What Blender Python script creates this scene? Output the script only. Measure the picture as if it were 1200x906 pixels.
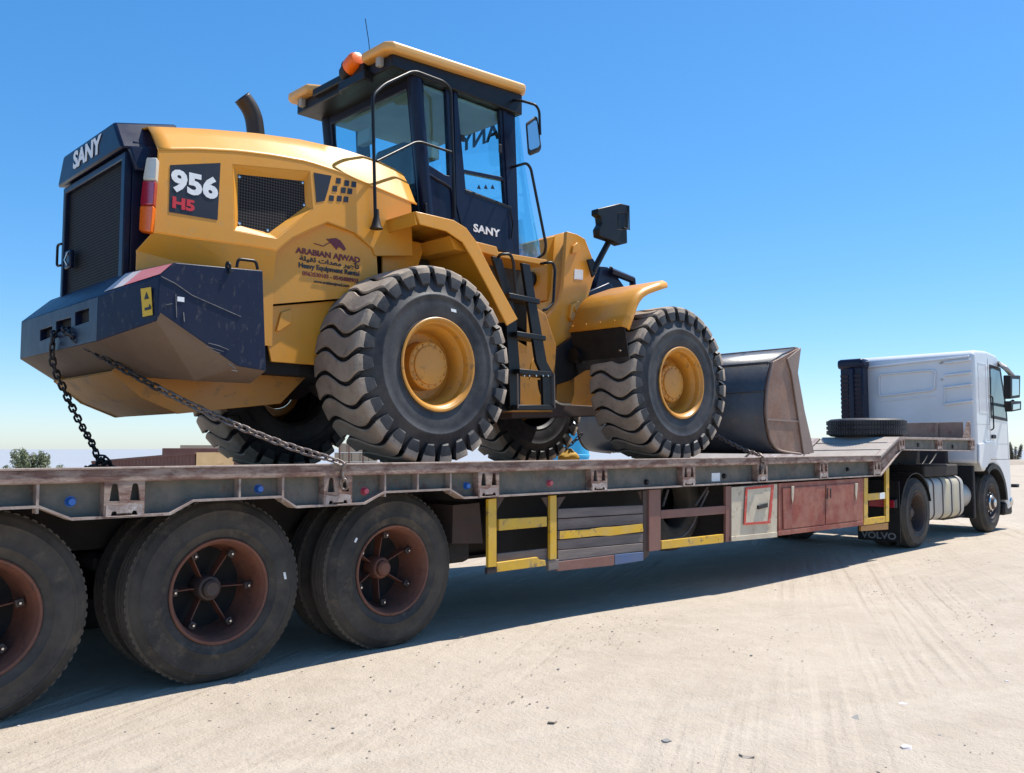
import bpy, bmesh, math, random
from mathutils import Vector, Matrix
R = math.radians
rnd = random.Random(7)
for o in list(bpy.data.objects): bpy.data.objects.remove(o)
scene = bpy.context.scene
col = scene.collection

# ------------------------------------------------------------------ camera
CAM_H, CAM_D, FPX = 1.445, 5.0, 1030.0          # eye height, distance to trailer rail, focal length in pixels of a 1200 px wide picture
THETA = math.atan(1045 / FPX); PITCH = math.atan(71 / FPX)
cam = bpy.data.cameras.new('camera'); cam_o = bpy.data.objects.new('camera', cam); col.objects.link(cam_o)
cam_o.location = (0, -CAM_D, CAM_H)
cam_o.rotation_euler = (math.pi / 2 + PITCH, 0, THETA - math.pi / 2)
cam.sensor_width = 36; cam.lens = 36 * FPX / 1200; cam.clip_start = 0.05; cam.clip_end = 6000
scene.camera = cam_o

# ------------------------------------------------------------------ sky, sun, exposure
SUN = Vector((0.50, -0.135, 1.0)).normalized()
el = math.asin(SUN.z); az = math.atan2(SUN.x, SUN.y)
world = bpy.data.worlds.new('World'); scene.world = world; world.use_nodes = True
wn = world.node_tree; bg = wn.nodes['Background']
sky = wn.nodes.new('ShaderNodeTexSky'); sky.sky_type = 'NISHITA'; sky.sun_disc = False
sky.sun_elevation = el; sky.sun_rotation = az; sky.altitude = 300; sky.air_density = 1.0; sky.dust_density = 0.4; sky.ozone_density = 10
hs = wn.nodes.new('ShaderNodeHueSaturation'); hs.inputs['Saturation'].default_value = 1.34; hs.inputs['Value'].default_value = 1.27
gm = wn.nodes.new('ShaderNodeGamma'); gm.inputs['Gamma'].default_value = 0.72      # phone tone curve of a clear desert sky
wn.links.new(sky.outputs[0], gm.inputs['Color']); wn.links.new(gm.outputs[0], hs.inputs['Color']); wn.links.new(hs.outputs[0], bg.inputs[0]); bg.inputs[1].default_value = 0.15
sun = bpy.data.lights.new('sun', 'SUN'); sun.energy = 4.6; sun.angle = R(0.53); sun.color = (1.0, 0.95, 0.87)
sun_o = bpy.data.objects.new('sun', sun); col.objects.link(sun_o)
sun_o.rotation_euler = (-SUN).to_track_quat('-Z', 'Y').to_euler(); sun_o.location = (0, 0, 30)
scene.view_settings.view_transform = 'Standard'; scene.view_settings.look = 'None'
scene.view_settings.gamma = 1; scene.view_settings.use_curve_mapping = False
scene.view_settings.exposure = 0.62
scene.render.engine = 'CYCLES'
scene.cycles.max_bounces = 8; scene.cycles.transparent_max_bounces = 12

# ------------------------------------------------------------------ photo pixel -> direction -> point on a plane of the place
_fw = Vector((math.cos(THETA) * math.cos(PITCH), math.sin(THETA) * math.cos(PITCH), math.sin(PITCH)))
_rt = Vector((math.sin(THETA), -math.cos(THETA), 0)); _up = _rt.cross(_fw); _org = Vector((0, -CAM_D, CAM_H))
def ray(px, py): return _fw * FPX + _rt * (px - 600) - _up * (py - 453)
def hit(px, py, ax, val):
    d = ray(px, py); return _org + d * ((val - _org[ax]) / d[ax])
def P(px, py, y): return hit(px, py, 1, y)
def PX(px, py, x): return hit(px, py, 0, x)
def PZ(px, py, z): return hit(px, py, 2, z)
YC = 1.78                                        # loader centre line
PIV = Vector((6.1, YC, 0)); PHI = R(-3.0)        # articulation joint, steered slightly right
FX = Matrix.Translation(PIV) @ Matrix.Rotation(PHI, 4, 'Z') @ Matrix.Translation(-PIV); FXI = FX.inverted()
def FP(px, py, y):                               # the same on a plane of the steered front frame, in its own coordinates
    o = FXI @ _org; d = FXI.to_3x3() @ ray(px, py); return o + d * ((y - o.y) / d.y)

# ------------------------------------------------------------------ materials
MATS = {}
def mat(name, c, c2=None, scale=4.0, rough=0.5, rvar=0.1, metal=0.0, bump=0.0, bscale=None, dust=None, damt=0.0, dscale=1.5, spots=None, spamt=0.0, spscale=9.0, coat=0.0, stretch=(1,1,1), detail=6.0, sharp=.18, spec=.5):
    m = bpy.data.materials.new(name); m.use_nodes = True; nt = m.node_tree; N = nt.nodes; L = nt.links
    b = N['Principled BSDF']
    geo = N.new('ShaderNodeNewGeometry'); mp = N.new('ShaderNodeMapping'); mp.inputs['Scale'].default_value = stretch
    L.new(geo.outputs['Position'], mp.inputs[0]); vec = mp.outputs[0]
    def noise(s, d=detail, rg=0.6):
        n = N.new('ShaderNodeTexNoise'); n.inputs['Scale'].default_value = s; n.inputs['Detail'].default_value = d; n.inputs['Roughness'].default_value = rg
        L.new(vec, n.inputs['Vector']); return n.outputs['Fac']
    def ramp(f, a, bb):
        r = N.new('ShaderNodeMapRange'); r.inputs['From Min'].default_value = a; r.inputs['From Max'].default_value = bb; r.clamp = True
        L.new(f, r.inputs['Value']); return r.outputs[0]
    def mix(f, A, B):
        x = N.new('ShaderNodeMix'); x.data_type = 'RGBA'
        if isinstance(f, float): x.inputs['Factor'].default_value = f
        else: L.new(f, x.inputs['Factor'])
        for s, v in (('A', A), ('B', B)):
            i = [q for q in x.inputs if q.name == s and q.type == 'RGBA'][0]
            if isinstance(v, tuple): i.default_value = (*v, 1)
            else: L.new(v, i)
        return [q for q in x.outputs if q.type == 'RGBA'][0]
    def mul(f, k):
        x = N.new('ShaderNodeMath'); x.operation = 'MULTIPLY'; L.new(f, x.inputs[0]); x.inputs[1].default_value = k; return x.outputs[0]
    cur = mix(ramp(noise(scale), .3, .7), c, c2 or tuple(v * 0.8 for v in c))
    if spots: cur = mix(mul(ramp(noise(spscale, 8, .7), .56, .64), spamt), cur, spots)
    if dust: cur = mix(mul(ramp(noise(dscale, 8, .7), .5 - sharp, .5 + sharp), damt), cur, dust)
    L.new(cur, b.inputs['Base Color'])
    r = N.new('ShaderNodeMapRange'); r.inputs['To Min'].default_value = max(rough - rvar, .03); r.inputs['To Max'].default_value = min(rough + rvar, 1)
    L.new(noise(scale * 2.3), r.inputs['Value']); L.new(r.outputs[0], b.inputs['Roughness'])
    b.inputs['Metallic'].default_value = metal; b.inputs['Specular IOR Level'].default_value = spec; b.inputs['Coat Weight'].default_value = coat; b.inputs['Coat Roughness'].default_value = .12
    if bump:
        bn = N.new('ShaderNodeBump'); bn.inputs['Strength'].default_value = bump; bn.inputs['Distance'].default_value = .02
        L.new(noise(bscale or scale * 6, 8), bn.inputs['Height']); L.new(bn.outputs[0], b.inputs['Normal'])
    MATS[name] = m; return m
SAND = (0.42, 0.33, 0.24)
mat('loader_yellow', (0.70, 0.292, 0.014), (0.64, 0.262, 0.012), scale=1.5, rough=.42, bump=.03, bscale=30, dust=(0.60, 0.36, 0.11), damt=.22, dscale=2.6, spots=(.46, .27, .09), spamt=.30, spscale=12, coat=.10)
mat('hub_yellow', (0.60, 0.26, 0.022), (0.52, 0.22, 0.02), scale=6, rough=.42, dust=(.44, .29, .13), damt=.22, dscale=6, spots=(.14, .08, .03), spamt=.6, spscale=15)
mat('frame_yellow', (0.52, 0.22, 0.022), (0.44, 0.18, 0.02), scale=3, rough=.5, dust=(.38, .25, .13), damt=.32, dscale=3, spots=(.10, .06, .035), spamt=.5, spscale=8, bump=.05)
mat('roof_yellow', (0.70, 0.37, 0.085), (0.64, 0.32, 0.07), scale=2, rough=.4, dust=(.58, .43, .24), damt=.35)
mat('navy', (0.0045, 0.0085, 0.028), (0.006, 0.0105, 0.032), scale=3, rough=.32, bump=.03, dust=(.08, .075, .075), damt=.05, dscale=3, spots=(.09, .09, .10), spamt=.06, spscale=22, spec=.28)
mat('cw_navy', (0.0055, 0.0105, 0.034), (0.008, 0.0145, 0.040), scale=3, rough=.40, bump=.06, dust=(.08, .07, .066), damt=.10, dscale=2.5, spots=(.15, .135, .125), spamt=.30, spscale=20, stretch=(1, 1, .5), spec=.25)
mat('cw_under', (0.15, 0.097, 0.060), (0.07, 0.052, 0.042), scale=3, rough=.75, bump=.15, dust=(.25, .165, .10), damt=.5, sharp=.1)
mat('black_steel', (0.005, 0.0055, 0.007), (0.008, 0.008, 0.009), scale=5, rough=.40, dust=(.07, .06, .05), damt=.06, dscale=5, spec=.3)
mat('black_plastic', (0.008, 0.008, 0.009), (0.012, 0.012, 0.013), scale=5, rough=.55, dust=(.10, .09, .08), damt=.12, dscale=5, spec=.3)
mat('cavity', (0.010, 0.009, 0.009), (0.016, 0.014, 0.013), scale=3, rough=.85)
mat('rubber', (0.014, 0.016, 0.021), (0.021, 0.023, 0.028), scale=5, rough=.55, bump=.06, dust=(.15, .14, .13), damt=.34, dscale=3, sharp=.12, spec=.35)
mat('tread', (0.33, 0.262, 0.200), (0.25, 0.20, 0.155), scale=5, rough=.9, bump=.2, dust=(.46, .38, .295), damt=.6, dscale=4.5, sharp=.12, spots=(.14, .12, .10), spamt=.6, spscale=14)
mat('road_rubber', (0.024, 0.023, 0.023), (0.034, 0.032, 0.030), scale=5, rough=.70, bump=.08, dust=(.14, .115, .088), damt=.40, dscale=2.6, sharp=.12, spots=(.13, .10, .07), spamt=.45, spscale=6, spec=.3)
mat('road_tread', (0.085, 0.073, 0.06), (0.06, 0.053, 0.046), scale=6, rough=.85, bump=.15, dust=(.17, .14, .105), damt=.5, dscale=5)
mat('rim_rust', (0.19, 0.062, 0.034), (0.125, 0.045, 0.028), scale=7, rough=.7, bump=.15, dust=(.16, .11, .085), damt=.25, dscale=5, spots=(.05, .028, .022), spamt=.6, spscale=11)
mat('rim_dark', (0.035, 0.03, 0.03), (0.06, 0.035, 0.028), scale=8, rough=.65, dust=(.12, .08, .06), damt=.3)
mat('rail_paint', (0.215, 0.118, 0.090), (0.125, 0.068, 0.054), scale=5, rough=.72, bump=.3, bscale=22, dust=(.42, .325, .26), damt=.62, dscale=7, sharp=.07, spots=(.07, .04, .032), spamt=.85, spscale=12, stretch=(.6, 1, 1.8), spec=.3)
mat('rail_web', (0.128, 0.130, 0.110), (0.092, 0.092, 0.08), scale=4, rough=.75, bump=.15, dust=(.22, .18, .145), damt=.55, dscale=6, sharp=.09, spots=(.11, .058, .042), spamt=.7, spscale=9, spec=.3)
mat('pocket_worn', (0.46, 0.40, 0.36), (0.32, 0.24, 0.21), scale=7, rough=.6, bump=.2, spots=(.70, .67, .63), spamt=.85, spscale=6, dust=(.20, .12, .095), damt=.5, dscale=11, sharp=.08)
mat('worn_edge', (0.40, 0.325, 0.275), (0.27, 0.185, 0.15), scale=9, rough=.6, bump=.2, spots=(.14, .08, .06), spamt=.7, spscale=8)
mat('deck_steel', (0.20, 0.155, 0.13), (0.15, 0.11, 0.09), scale=4, rough=.75, bump=.2, dust=(.32, .26, .21), damt=.6)
mat('ramp_steel', (0.40, 0.345, 0.30), (0.31, 0.255, 0.215), scale=5, rough=.75, bump=.2, dust=(.46, .40, .34), damt=.5)
mat('under_black', (0.016, 0.014, 0.014), (0.026, 0.02, 0.018), scale=5, rough=.85, dust=(.08, .065, .055), damt=.4)
mat('under_brown', (0.075, 0.045, 0.035), (0.05, 0.032, 0.028), scale=4, rough=.8, dust=(.13, .09, .07), damt=.4)
mat('guard_yellow', (0.68, 0.40, 0.010), (0.60, 0.33, 0.010), scale=9, rough=.5, spots=(.12, .08, .06), spamt=.85, spscale=11, dust=(.46, .34, .15), damt=.35, dscale=5, sharp=.1)
mat('guard_brown', (0.22, 0.085, 0.06), (0.16, 0.062, 0.046), scale=5, rough=.65, bump=.1, dust=(.24, .17, .14), damt=.35)
mat('plank_grey', (0.135, 0.115, 0.110), (0.095, 0.078, 0.075), scale=5, rough=.8, bump=.2, dust=(.25, .20, .17), damt=.55, dscale=4, sharp=.1, stretch=(.25, 1, 2.5), spots=(.10, .045, .035), spamt=.6)
mat('plank_blue', (0.07, 0.12, 0.25), (0.06, 0.10, 0.20), scale=6, rough=.7, dust=(.2, .18, .16), damt=.3)
mat('box_white', (0.62, 0.54, 0.40), (0.53, 0.45, 0.33), scale=5, rough=.65, bump=.1, spots=(.20, .11, .065), spamt=.75, spscale=7, dust=(.42, .34, .24), damt=.5, sharp=.1)
mat('box_red', (0.28, 0.060, 0.036), (0.19, 0.045, 0.034), scale=4, rough=.6, bump=.12, dust=(.42, .20, .135), damt=.55, dscale=3, sharp=.09, spots=(.08, .038, .03), spamt=.75, spscale=6, spec=.35)
mat('paint_red', (0.55, 0.045, 0.025), (0.48, 0.05, 0.03), scale=9, rough=.6, spots=(.5, .45, .38), spamt=.5, spscale=15)
mat('truck_white', (0.72, 0.73, 0.74), (0.68, 0.69, 0.70), scale=1.5, rough=.35, dust=(.55, .51, .46), damt=.18, coat=.3)
mat('tank_grey', (0.44, 0.43, 0.40), (0.38, 0.36, 0.33), scale=4, rough=.5, metal=.2, dust=(.44, .37, .29), damt=.4)
mat('tank_band', (0.50, 0.43, 0.27), (0.46, 0.40, 0.26), scale=5, rough=.6, dust=(.44, .40, .34), damt=.6, dscale=4, sharp=.08)
mat('chain_steel', (0.30, 0.265, 0.24), (0.15, 0.11, 0.095), scale=25, rough=.45, metal=.5, dust=(.16, .105, .08), damt=.4, dscale=12)
mat('chain_dark', (0.045, 0.042, 0.045), (0.07, 0.06, 0.055), scale=25, rough=.55, metal=.5)
mat('bucket_navy', (0.022, 0.030, 0.045), (0.03, 0.038, 0.052), scale=3, rough=.40, bump=.08, dust=(.13, .13, .135), damt=.35, dscale=2, spots=(.11, .06, .04), spamt=.5, spscale=5)
mat('bucket_rust', (0.24, 0.118, 0.070), (0.15, 0.082, 0.056), scale=4, rough=.55, bump=.15, dust=(.33, .21, .145), damt=.55, dscale=3, sharp=.1, spots=(.08, .043, .03), spamt=.75, spscale=6)
mat('bucket_edge', (0.27, 0.195, 0.16), (0.20, 0.14, 0.115), scale=6, rough=.65, bump=.15, dust=(.32, .25, .2), damt=.4)
mat('head_rust', (0.30, 0.185, 0.13), (0.22, 0.12, 0.085), scale=6, rough=.75, bump=.15, dust=(.40, .33, .27), damt=.45, dscale=5, spots=(.14, .06, .04), spamt=.7)
mat('decal_white', (0.78, 0.80, 0.80), (0.70, 0.72, 0.72), scale=30, rough=.5, spots=(.5, .45, .38), spamt=.3, spscale=40)
mat('decal_grey', (0.26, 0.26, 0.26), (0.16, 0.16, 0.165), scale=30, rough=.6)
mat('decal_red', (0.56, 0.02, 0.035), (0.50, 0.02, 0.03), scale=20, rough=.5)
mat('decal_maroon', (0.15, 0.02, 0.03), (0.12, 0.018, 0.025), scale=20, rough=.5)
mat('decal_black', (0.012, 0.013, 0.02), (0.016, 0.017, 0.024), scale=10, rough=.4)
mat('decal_yellow', (0.70, 0.44, 0.02), (0.65, 0.40, 0.02), scale=20, rough=.5)
mat('tape_red', (0.60, 0.10, 0.11), (0.52, 0.09, 0.10), scale=8, rough=.5, dust=(.55, .42, .40), damt=.4)
mat('tape_white', (0.62, 0.58, 0.57), (0.55, 0.5, 0.5), scale=8, rough=.5, dust=(.45, .38, .36), damt=.4)
mat('lamp_clear', (0.62, 0.60, 0.52), (0.55, 0.53, 0.47), scale=20, rough=.2)
mat('lamp_red', (0.42, 0.012, 0.03), (0.35, 0.01, 0.025), scale=20, rough=.2, coat=.4)
mat('lamp_orange', (0.85, 0.15, 0.004), (0.80, 0.13, 0.004), scale=20, rough=.25)
mat('lens_blue', (0.01, 0.13, 0.48), (0.01, 0.11, 0.42), scale=20, rough=.3, dust=(.25, .25, .25), damt=.15)
mat('lens_pink', (0.55, 0.06, 0.10), (0.48, 0.05, 0.09), scale=20, rough=.3, dust=(.3, .25, .25), damt=.2)
mat('chrome', (0.62, 0.62, 0.62), (0.5, 0.5, 0.5), scale=10, rough=.22, metal=1.0)
mat('mirror_glass', (0.55, 0.58, 0.6), (0.55, 0.58, 0.6), scale=10, rough=.04, rvar=.01, metal=1.0)
mat('cab_lining', (0.32, 0.33, 0.32), (0.27, 0.28, 0.27), scale=3, rough=.9)
mat('exhaust', (0.030, 0.028, 0.028), (0.022, 0.02, 0.02), scale=8, rough=.5, metal=.4, dust=(.08, .055, .045), damt=.3)
mat('scuff', (0.22, 0.21, 0.205), (0.10, 0.10, 0.11), scale=25, rough=.7)
mat('paper', (0.62, 0.60, 0.55), (0.5, 0.48, 0.42), scale=15, rough=.8)
mat('container_rust', (0.17, 0.065, 0.048), (0.13, 0.052, 0.042), scale=.6, rough=.75, dust=(.26, .17, .13), damt=.3)
mat('container_beige', (0.50, 0.34, 0.17), (0.42, 0.27, 0.13), scale=1.5, rough=.8, spots=(.24, .10, .05), spamt=.6, spscale=2)
mat('block_beige', (0.46, 0.36, 0.26), (0.40, 0.31, 0.22), scale=1, rough=.9, bump=.1)
mat('blue_panel', (0.02, 0.34, 0.62), (0.03, 0.38, 0.66), scale=2, rough=.5)
mat('wall_sand', (0.40, 0.34, 0.27), (0.34, 0.28, 0.22), scale=.3, rough=.95, bump=.2)
mat('stone', (0.42, 0.355, 0.28), (0.34, 0.285, 0.225), scale=20, rough=.95)
mat('stone_grey', (0.26, 0.25, 0.235), (0.20, 0.20, 0.19), scale=20, rough=.9)
mat('leaf', (0.19, 0.225, 0.115), (0.13, 0.165, 0.08), scale=3, rough=.7, dust=(.34, .34, .22), damt=.5, dscale=1.2)
mat('leaf_dry', (0.20, 0.19, 0.14), (0.15, 0.145, 0.105), scale=1, rough=.8, dust=(.28, .25, .19), damt=.4)
mat('bark', (0.10, 0.075, 0.05), (0.07, 0.05, 0.035), scale=8, rough=.9, bump=.3)
mat('tarp_yellow', (0.62, 0.38, 0.05), (0.5, 0.3, 0.05), scale=8, rough=.7)
def glass(name, tint, gl=.10):
    m = bpy.data.materials.new(name); m.use_nodes = True; nt = m.node_tree; N = nt.nodes; L = nt.links
    N.remove(N['Principled BSDF'])
    t = N.new('ShaderNodeBsdfTransparent'); t.inputs[0].default_value = (*tint, 1)
    g = N.new('ShaderNodeBsdfGlossy'); g.inputs['Roughness'].default_value = .02; g.inputs[0].default_value = (.9, .95, 1, 1)
    lw = N.new('ShaderNodeLayerWeight'); lw.inputs[0].default_value = .5
    pw = N.new('ShaderNodeMath'); pw.operation = 'POWER'; L.new(lw.outputs['Facing'], pw.inputs[0]); pw.inputs[1].default_value = 4.0
    mr = N.new('ShaderNodeMapRange'); L.new(pw.outputs[0], mr.inputs['Value']); mr.inputs['To Min'].default_value = .035; mr.inputs['To Max'].default_value = .7
    mx = N.new('ShaderNodeMixShader'); L.new(mr.outputs[0], mx.inputs[0]); L.new(t.outputs[0], mx.inputs[1]); L.new(g.outputs[0], mx.inputs[2])
    L.new(mx.outputs[0], N['Material Output'].inputs[0]); MATS[name] = m
glass('cab_glass', (0.80, 0.95, 0.97)); glass('truck_glass', (0.30, 0.42, 0.47))
def mesh_grille(name):                            # perforated plate: round holes dark, webs paler
    m = bpy.data.materials.new(name); m.use_nodes = True; nt = m.node_tree; N = nt.nodes; L = nt.links; b = N['Principled BSDF']
    geo = N.new('ShaderNodeNewGeometry'); v = N.new('ShaderNodeTexVoronoi'); v.inputs['Scale'].default_value = 46; v.inputs['Randomness'].default_value = 0.0
    L.new(geo.outputs['Position'], v.inputs['Vector'])
    r = N.new('ShaderNodeMapRange'); r.inputs['From Min'].default_value = .46; r.inputs['From Max'].default_value = .56; L.new(v.outputs['Distance'], r.inputs['Value'])
    mx = N.new('ShaderNodeMix'); mx.data_type = 'RGBA'; ii = [q for q in mx.inputs if q.type == 'RGBA']
    ii[0].default_value = (.003, .003, .004, 1); ii[1].default_value = (.055, .05, .047, 1)
    L.new(r.outputs[0], mx.inputs['Factor']); L.new([q for q in mx.outputs if q.type == 'RGBA'][0], b.inputs['Base Color'])
    b.inputs['Roughness'].default_value = .7; b.inputs['Specular IOR Level'].default_value = .2; MATS[name] = m
mesh_grille('perforated')

# ------------------------------------------------------------------ mesh helpers
def finish(name, bm, m, parent=None, bevel=0, smooth=False, xf=None, seg=2, auto=35, clampz=None, solid=None):
    if xf is not None: bm.transform(xf)
    if clampz is not None:
        for v in bm.verts:
            if v.co.z < clampz: v.co.z = clampz
    bmesh.ops.recalc_face_normals(bm, faces=bm.faces[:])
    me = bpy.data.meshes.new(name)
    cs = [v.co for v in bm.verts]
    lo = Vector([min(c[i] for c in cs) for i in range(3)]); hi = Vector([max(c[i] for c in cs) for i in range(3)])
    c = (lo + hi) / 2; c.z = lo.z
    bm.transform(Matrix.Translation(-c)); bm.to_mesh(me); bm.free()
    if m: me.materials.append(MATS[m])
    o = bpy.data.objects.new(name, me); col.objects.link(o)
    o.location = c - (WL(parent) if parent else Vector())
    if parent: o.parent = parent
    if smooth:
        for p in me.polygons: p.use_smooth = True
        me.set_sharp_from_angle(angle=R(auto))
    if solid:
        s = o.modifiers.new('thickness', 'SOLIDIFY'); s.thickness = solid; s.offset = 0
    if bevel:
        b = o.modifiers.new('bevel', 'BEVEL'); b.width = bevel; b.segments = seg; b.limit_method = 'ANGLE'; b.angle_limit = R(30); b.harden_normals = False
        for p in me.polygons: p.use_smooth = True
        me.set_sharp_from_angle(angle=R(auto))
    return o
def WL(o):
    v = Vector()
    while o: v = v + o.location; o = o.parent
    return v
def empty(name, loc, parent=None):
    e = bpy.data.objects.new(name, None); e.empty_display_size = .2; col.objects.link(e)
    e.location = Vector(loc) - (WL(parent) if parent else Vector())
    if parent: e.parent = parent
    return e
def tag(o, label, cat, group=None, kind=None):
    if label: o['label'] = label
    if cat: o['category'] = cat
    if group: o['group'] = group
    if kind: o['kind'] = kind
    return o
def bx(bm, x0, x1, y0, y1, z0, z1, xf=None):
    vs = [bm.verts.new((x, y, z)) for x in (x0, x1) for y in (y0, y1) for z in (z0, z1)]
    if xf is not None:
        for v in vs: v.co = xf @ v.co
    for f in ((0,1,3,2),(4,6,7,5),(0,4,5,1),(2,3,7,6),(0,2,6,4),(1,5,7,3)): bm.faces.new([vs[i] for i in f])
    return vs
def box(name, x0, x1, y0, y1, z0, z1, m, parent=None, bevel=.006, xf=None):
    bm = bmesh.new(); bx(bm, x0, x1, y0, y1, z0, z1); return finish(name, bm, m, parent, bevel, xf=xf)
def hexa(bm, a, b):                                # a, b: two quads (4 points each) joined
    va = [bm.verts.new(p) for p in a]; vb = [bm.verts.new(p) for p in b]; n = len(va)
    bm.faces.new(va); bm.faces.new(vb[::-1])
    for i in range(n): bm.faces.new((va[i], va[(i+1) % n], vb[(i+1) % n], vb[i]))
def ext(bm, pts, d):                               # polygon extruded by vector d
    d = Vector(d); hexa(bm, [Vector(p) for p in pts], [Vector(p) + d for p in pts])
def plate(name, pts, d, m, parent=None, bevel=.004, xf=None, **k):
    bm = bmesh.new(); ext(bm, pts, d); return finish(name, bm, m, parent, bevel, xf=xf, **k)
def holed(bm, outer, holes, d):                    # flat polygon with holes, extruded by d
    d = Vector(d); es = []; loops = []
    for lp in [outer] + holes:
        vs = [bm.verts.new(p) for p in lp]; loops.append(vs)
        for i in range(len(vs)): es.append(bm.edges.new((vs[i], vs[(i+1) % len(vs)])))
    g = bmesh.ops.triangle_fill(bm, use_beauty=True, use_dissolve=False, edges=es)
    fs = [f for f in g['geom'] if isinstance(f, bmesh.types.BMFace)]
    mp = {}
    for lp in loops:
        for v in lp: mp[v] = bm.verts.new(v.co + d)
    for f in fs: bm.faces.new([mp[v] for v in f.verts][::-1])
    for lp in loops:
        for i in range(len(lp)):
            a, b = lp[i], lp[(i+1) % len(lp)]; bm.faces.new((a, b, mp[b], mp[a]))
def smoothpath(pts, n=6):                          # Catmull-Rom
    pts = [Vector(p) for p in pts]; out = []
    for i in range(len(pts) - 1):
        p0 = pts[max(i-1, 0)]; p1 = pts[i]; p2 = pts[i+1]; p3 = pts[min(i+2, len(pts)-1)]
        for k in range(n):
            t = k / n
            out.append(.5 * ((2*p1) + (p2-p0)*t + (2*p0-5*p1+4*p2-p3)*t*t + (3*p1-p0-3*p2+p3)*t**3))
    out.append(pts[-1]); return out
def fillet(pts, r=.05, n=5):                       # round the corners of a polyline
    pts = [Vector(p) for p in pts]; out = [pts[0]]
    for i in range(1, len(pts) - 1):
        a, b, c = pts[i-1], pts[i], pts[i+1]
        u = (a-b); v = (c-b); k = min(r, u.length*.45, v.length*.45); p = b + u.normalized()*k; q = b + v.normalized()*k
        for j in range(n + 1):
            t = j / n; out.append((1-t)**2*p + 2*t*(1-t)*b + t*t*q)
    out.append(pts[-1]); return out
def tb(bm, pts, r, n=8, closed=False, caps=True):
    pts = [Vector(p) for p in pts]; m = len(pts); rings = []; up = None
    for i, p in enumerate(pts):
        if closed: t = pts[(i+1) % m] - pts[i-1]
        else: t = pts[min(i+1, m-1)] - pts[max(i-1, 0)]
        t.normalize()
        if up is None: up = t.orthogonal().normalized()
        else: up = (up - t * up.dot(t)).normalized()
        s = t.cross(up); rr = r[i] if isinstance(r, (list, tuple)) else r
        rings.append([bm.verts.new(p + (up*math.cos(a) + s*math.sin(a)) * rr) for a in [2*math.pi*k/n for k in range(n)]])
    for i in range(m if closed else m-1):
        A, B = rings[i], rings[(i+1) % m]
        for k in range(n): bm.faces.new((A[k], A[(k+1) % n], B[(k+1) % n], B[k]))
    if caps and not closed: bm.faces.new(rings[0][::-1]); bm.faces.new(rings[-1])
def tube(name, pts, r, m, parent=None, n=8, closed=False, xf=None):
    bm = bmesh.new(); tb(bm, pts, r, n, closed); return finish(name, bm, m, parent, smooth=True, xf=xf, auto=60)
def lathe(bm, prof, c, axis=(0,1,0), n=48, close=False):    # profile [(radius, along)]
    ax = Vector(axis).normalized(); u = Vector((0,0,1)) if abs(ax.z) < .9 else Vector((1,0,0)); u = (u - ax*u.dot(ax)).normalized(); w = ax.cross(u); c = Vector(c)
    rings = []
    for r, a in prof:
        if r < 1e-5: rings.append([bm.verts.new(c + ax*a)])
        else: rings.append([bm.verts.new(c + ax*a + (u*math.cos(t) + w*math.sin(t))*r) for t in [2*math.pi*k/n for k in range(n)]])
    seq = list(zip(rings[:-1], rings[1:]))
    if close: seq.append((rings[-1], rings[0]))
    for A, B in seq:
        if len(A) == 1 and len(B) == 1: continue
        for k in range(n):
            k2 = (k+1) % n
            if len(A) == 1: bm.faces.new((A[0], B[k2], B[k]))
            elif len(B) == 1: bm.faces.new((A[k], A[k2], B[0]))
            else: bm.faces.new((A[k], A[k2], B[k2], B[k]))
def disc(name, prof, c, m, parent=None, axis=(0,1,0), n=32, xf=None, auto=35, clampz=None):
    bm = bmesh.new(); lathe(bm, prof, c, axis, n); return finish(name, bm, m, parent, smooth=True, xf=xf, auto=auto, clampz=clampz)
def text(name, s, size, loc, rot, m, parent, sx=1.0, shear=0.0, bold=0.0, align='CENTER', mirror=False, depth=.0015, xf=None):
    cu = bpy.data.curves.new(name, 'FONT'); cu.body = s; cu.size = size; cu.align_x = align; cu.align_y = 'CENTER'; cu.extrude = depth; cu.offset = bold; cu.shear = shear; cu.resolution_u = 3
    t = bpy.data.objects.new('tmp_text', cu); col.objects.link(t)
    me = bpy.data.meshes.new_from_object(t, depsgraph=bpy.context.evaluated_depsgraph_get())
    bpy.data.objects.remove(t); bpy.data.curves.remove(cu)
    bm = bmesh.new(); bm.from_mesh(me); bpy.data.meshes.remove(me)
    M = Matrix.Translation(Vector(loc)) @ rot @ Matrix.Diagonal((-sx if mirror else sx, 1, 1, 1))
    bm.transform(M); return finish(name, bm, m, parent, xf=xf)
ROT_SIDE = Matrix.Rotation(R(90), 4, 'X')                                  # reads from the -Y side
ROT_REAR = Matrix.Rotation(R(-90), 4, 'Z') @ Matrix.Rotation(R(90), 4, 'X')  # reads from the -X side
def grid(bm, rows):                                # rows of points -> quads
    V = [[bm.verts.new(p) for p in r] for r in rows]
    for i in range(len(V)-1):
        for j in range(len(V[0])-1): bm.faces.new((V[i][j], V[i][j+1], V[i+1][j+1], V[i+1][j]))
    return V
def interp(pts, x):
    if x <= pts[0][0]: return pts[0][1]
    for (a, b), (c, d) in zip(pts, pts[1:]):
        if x <= c: return b + (d-b)*(x-a)/(c-a)
    return pts[-1][1]

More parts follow.
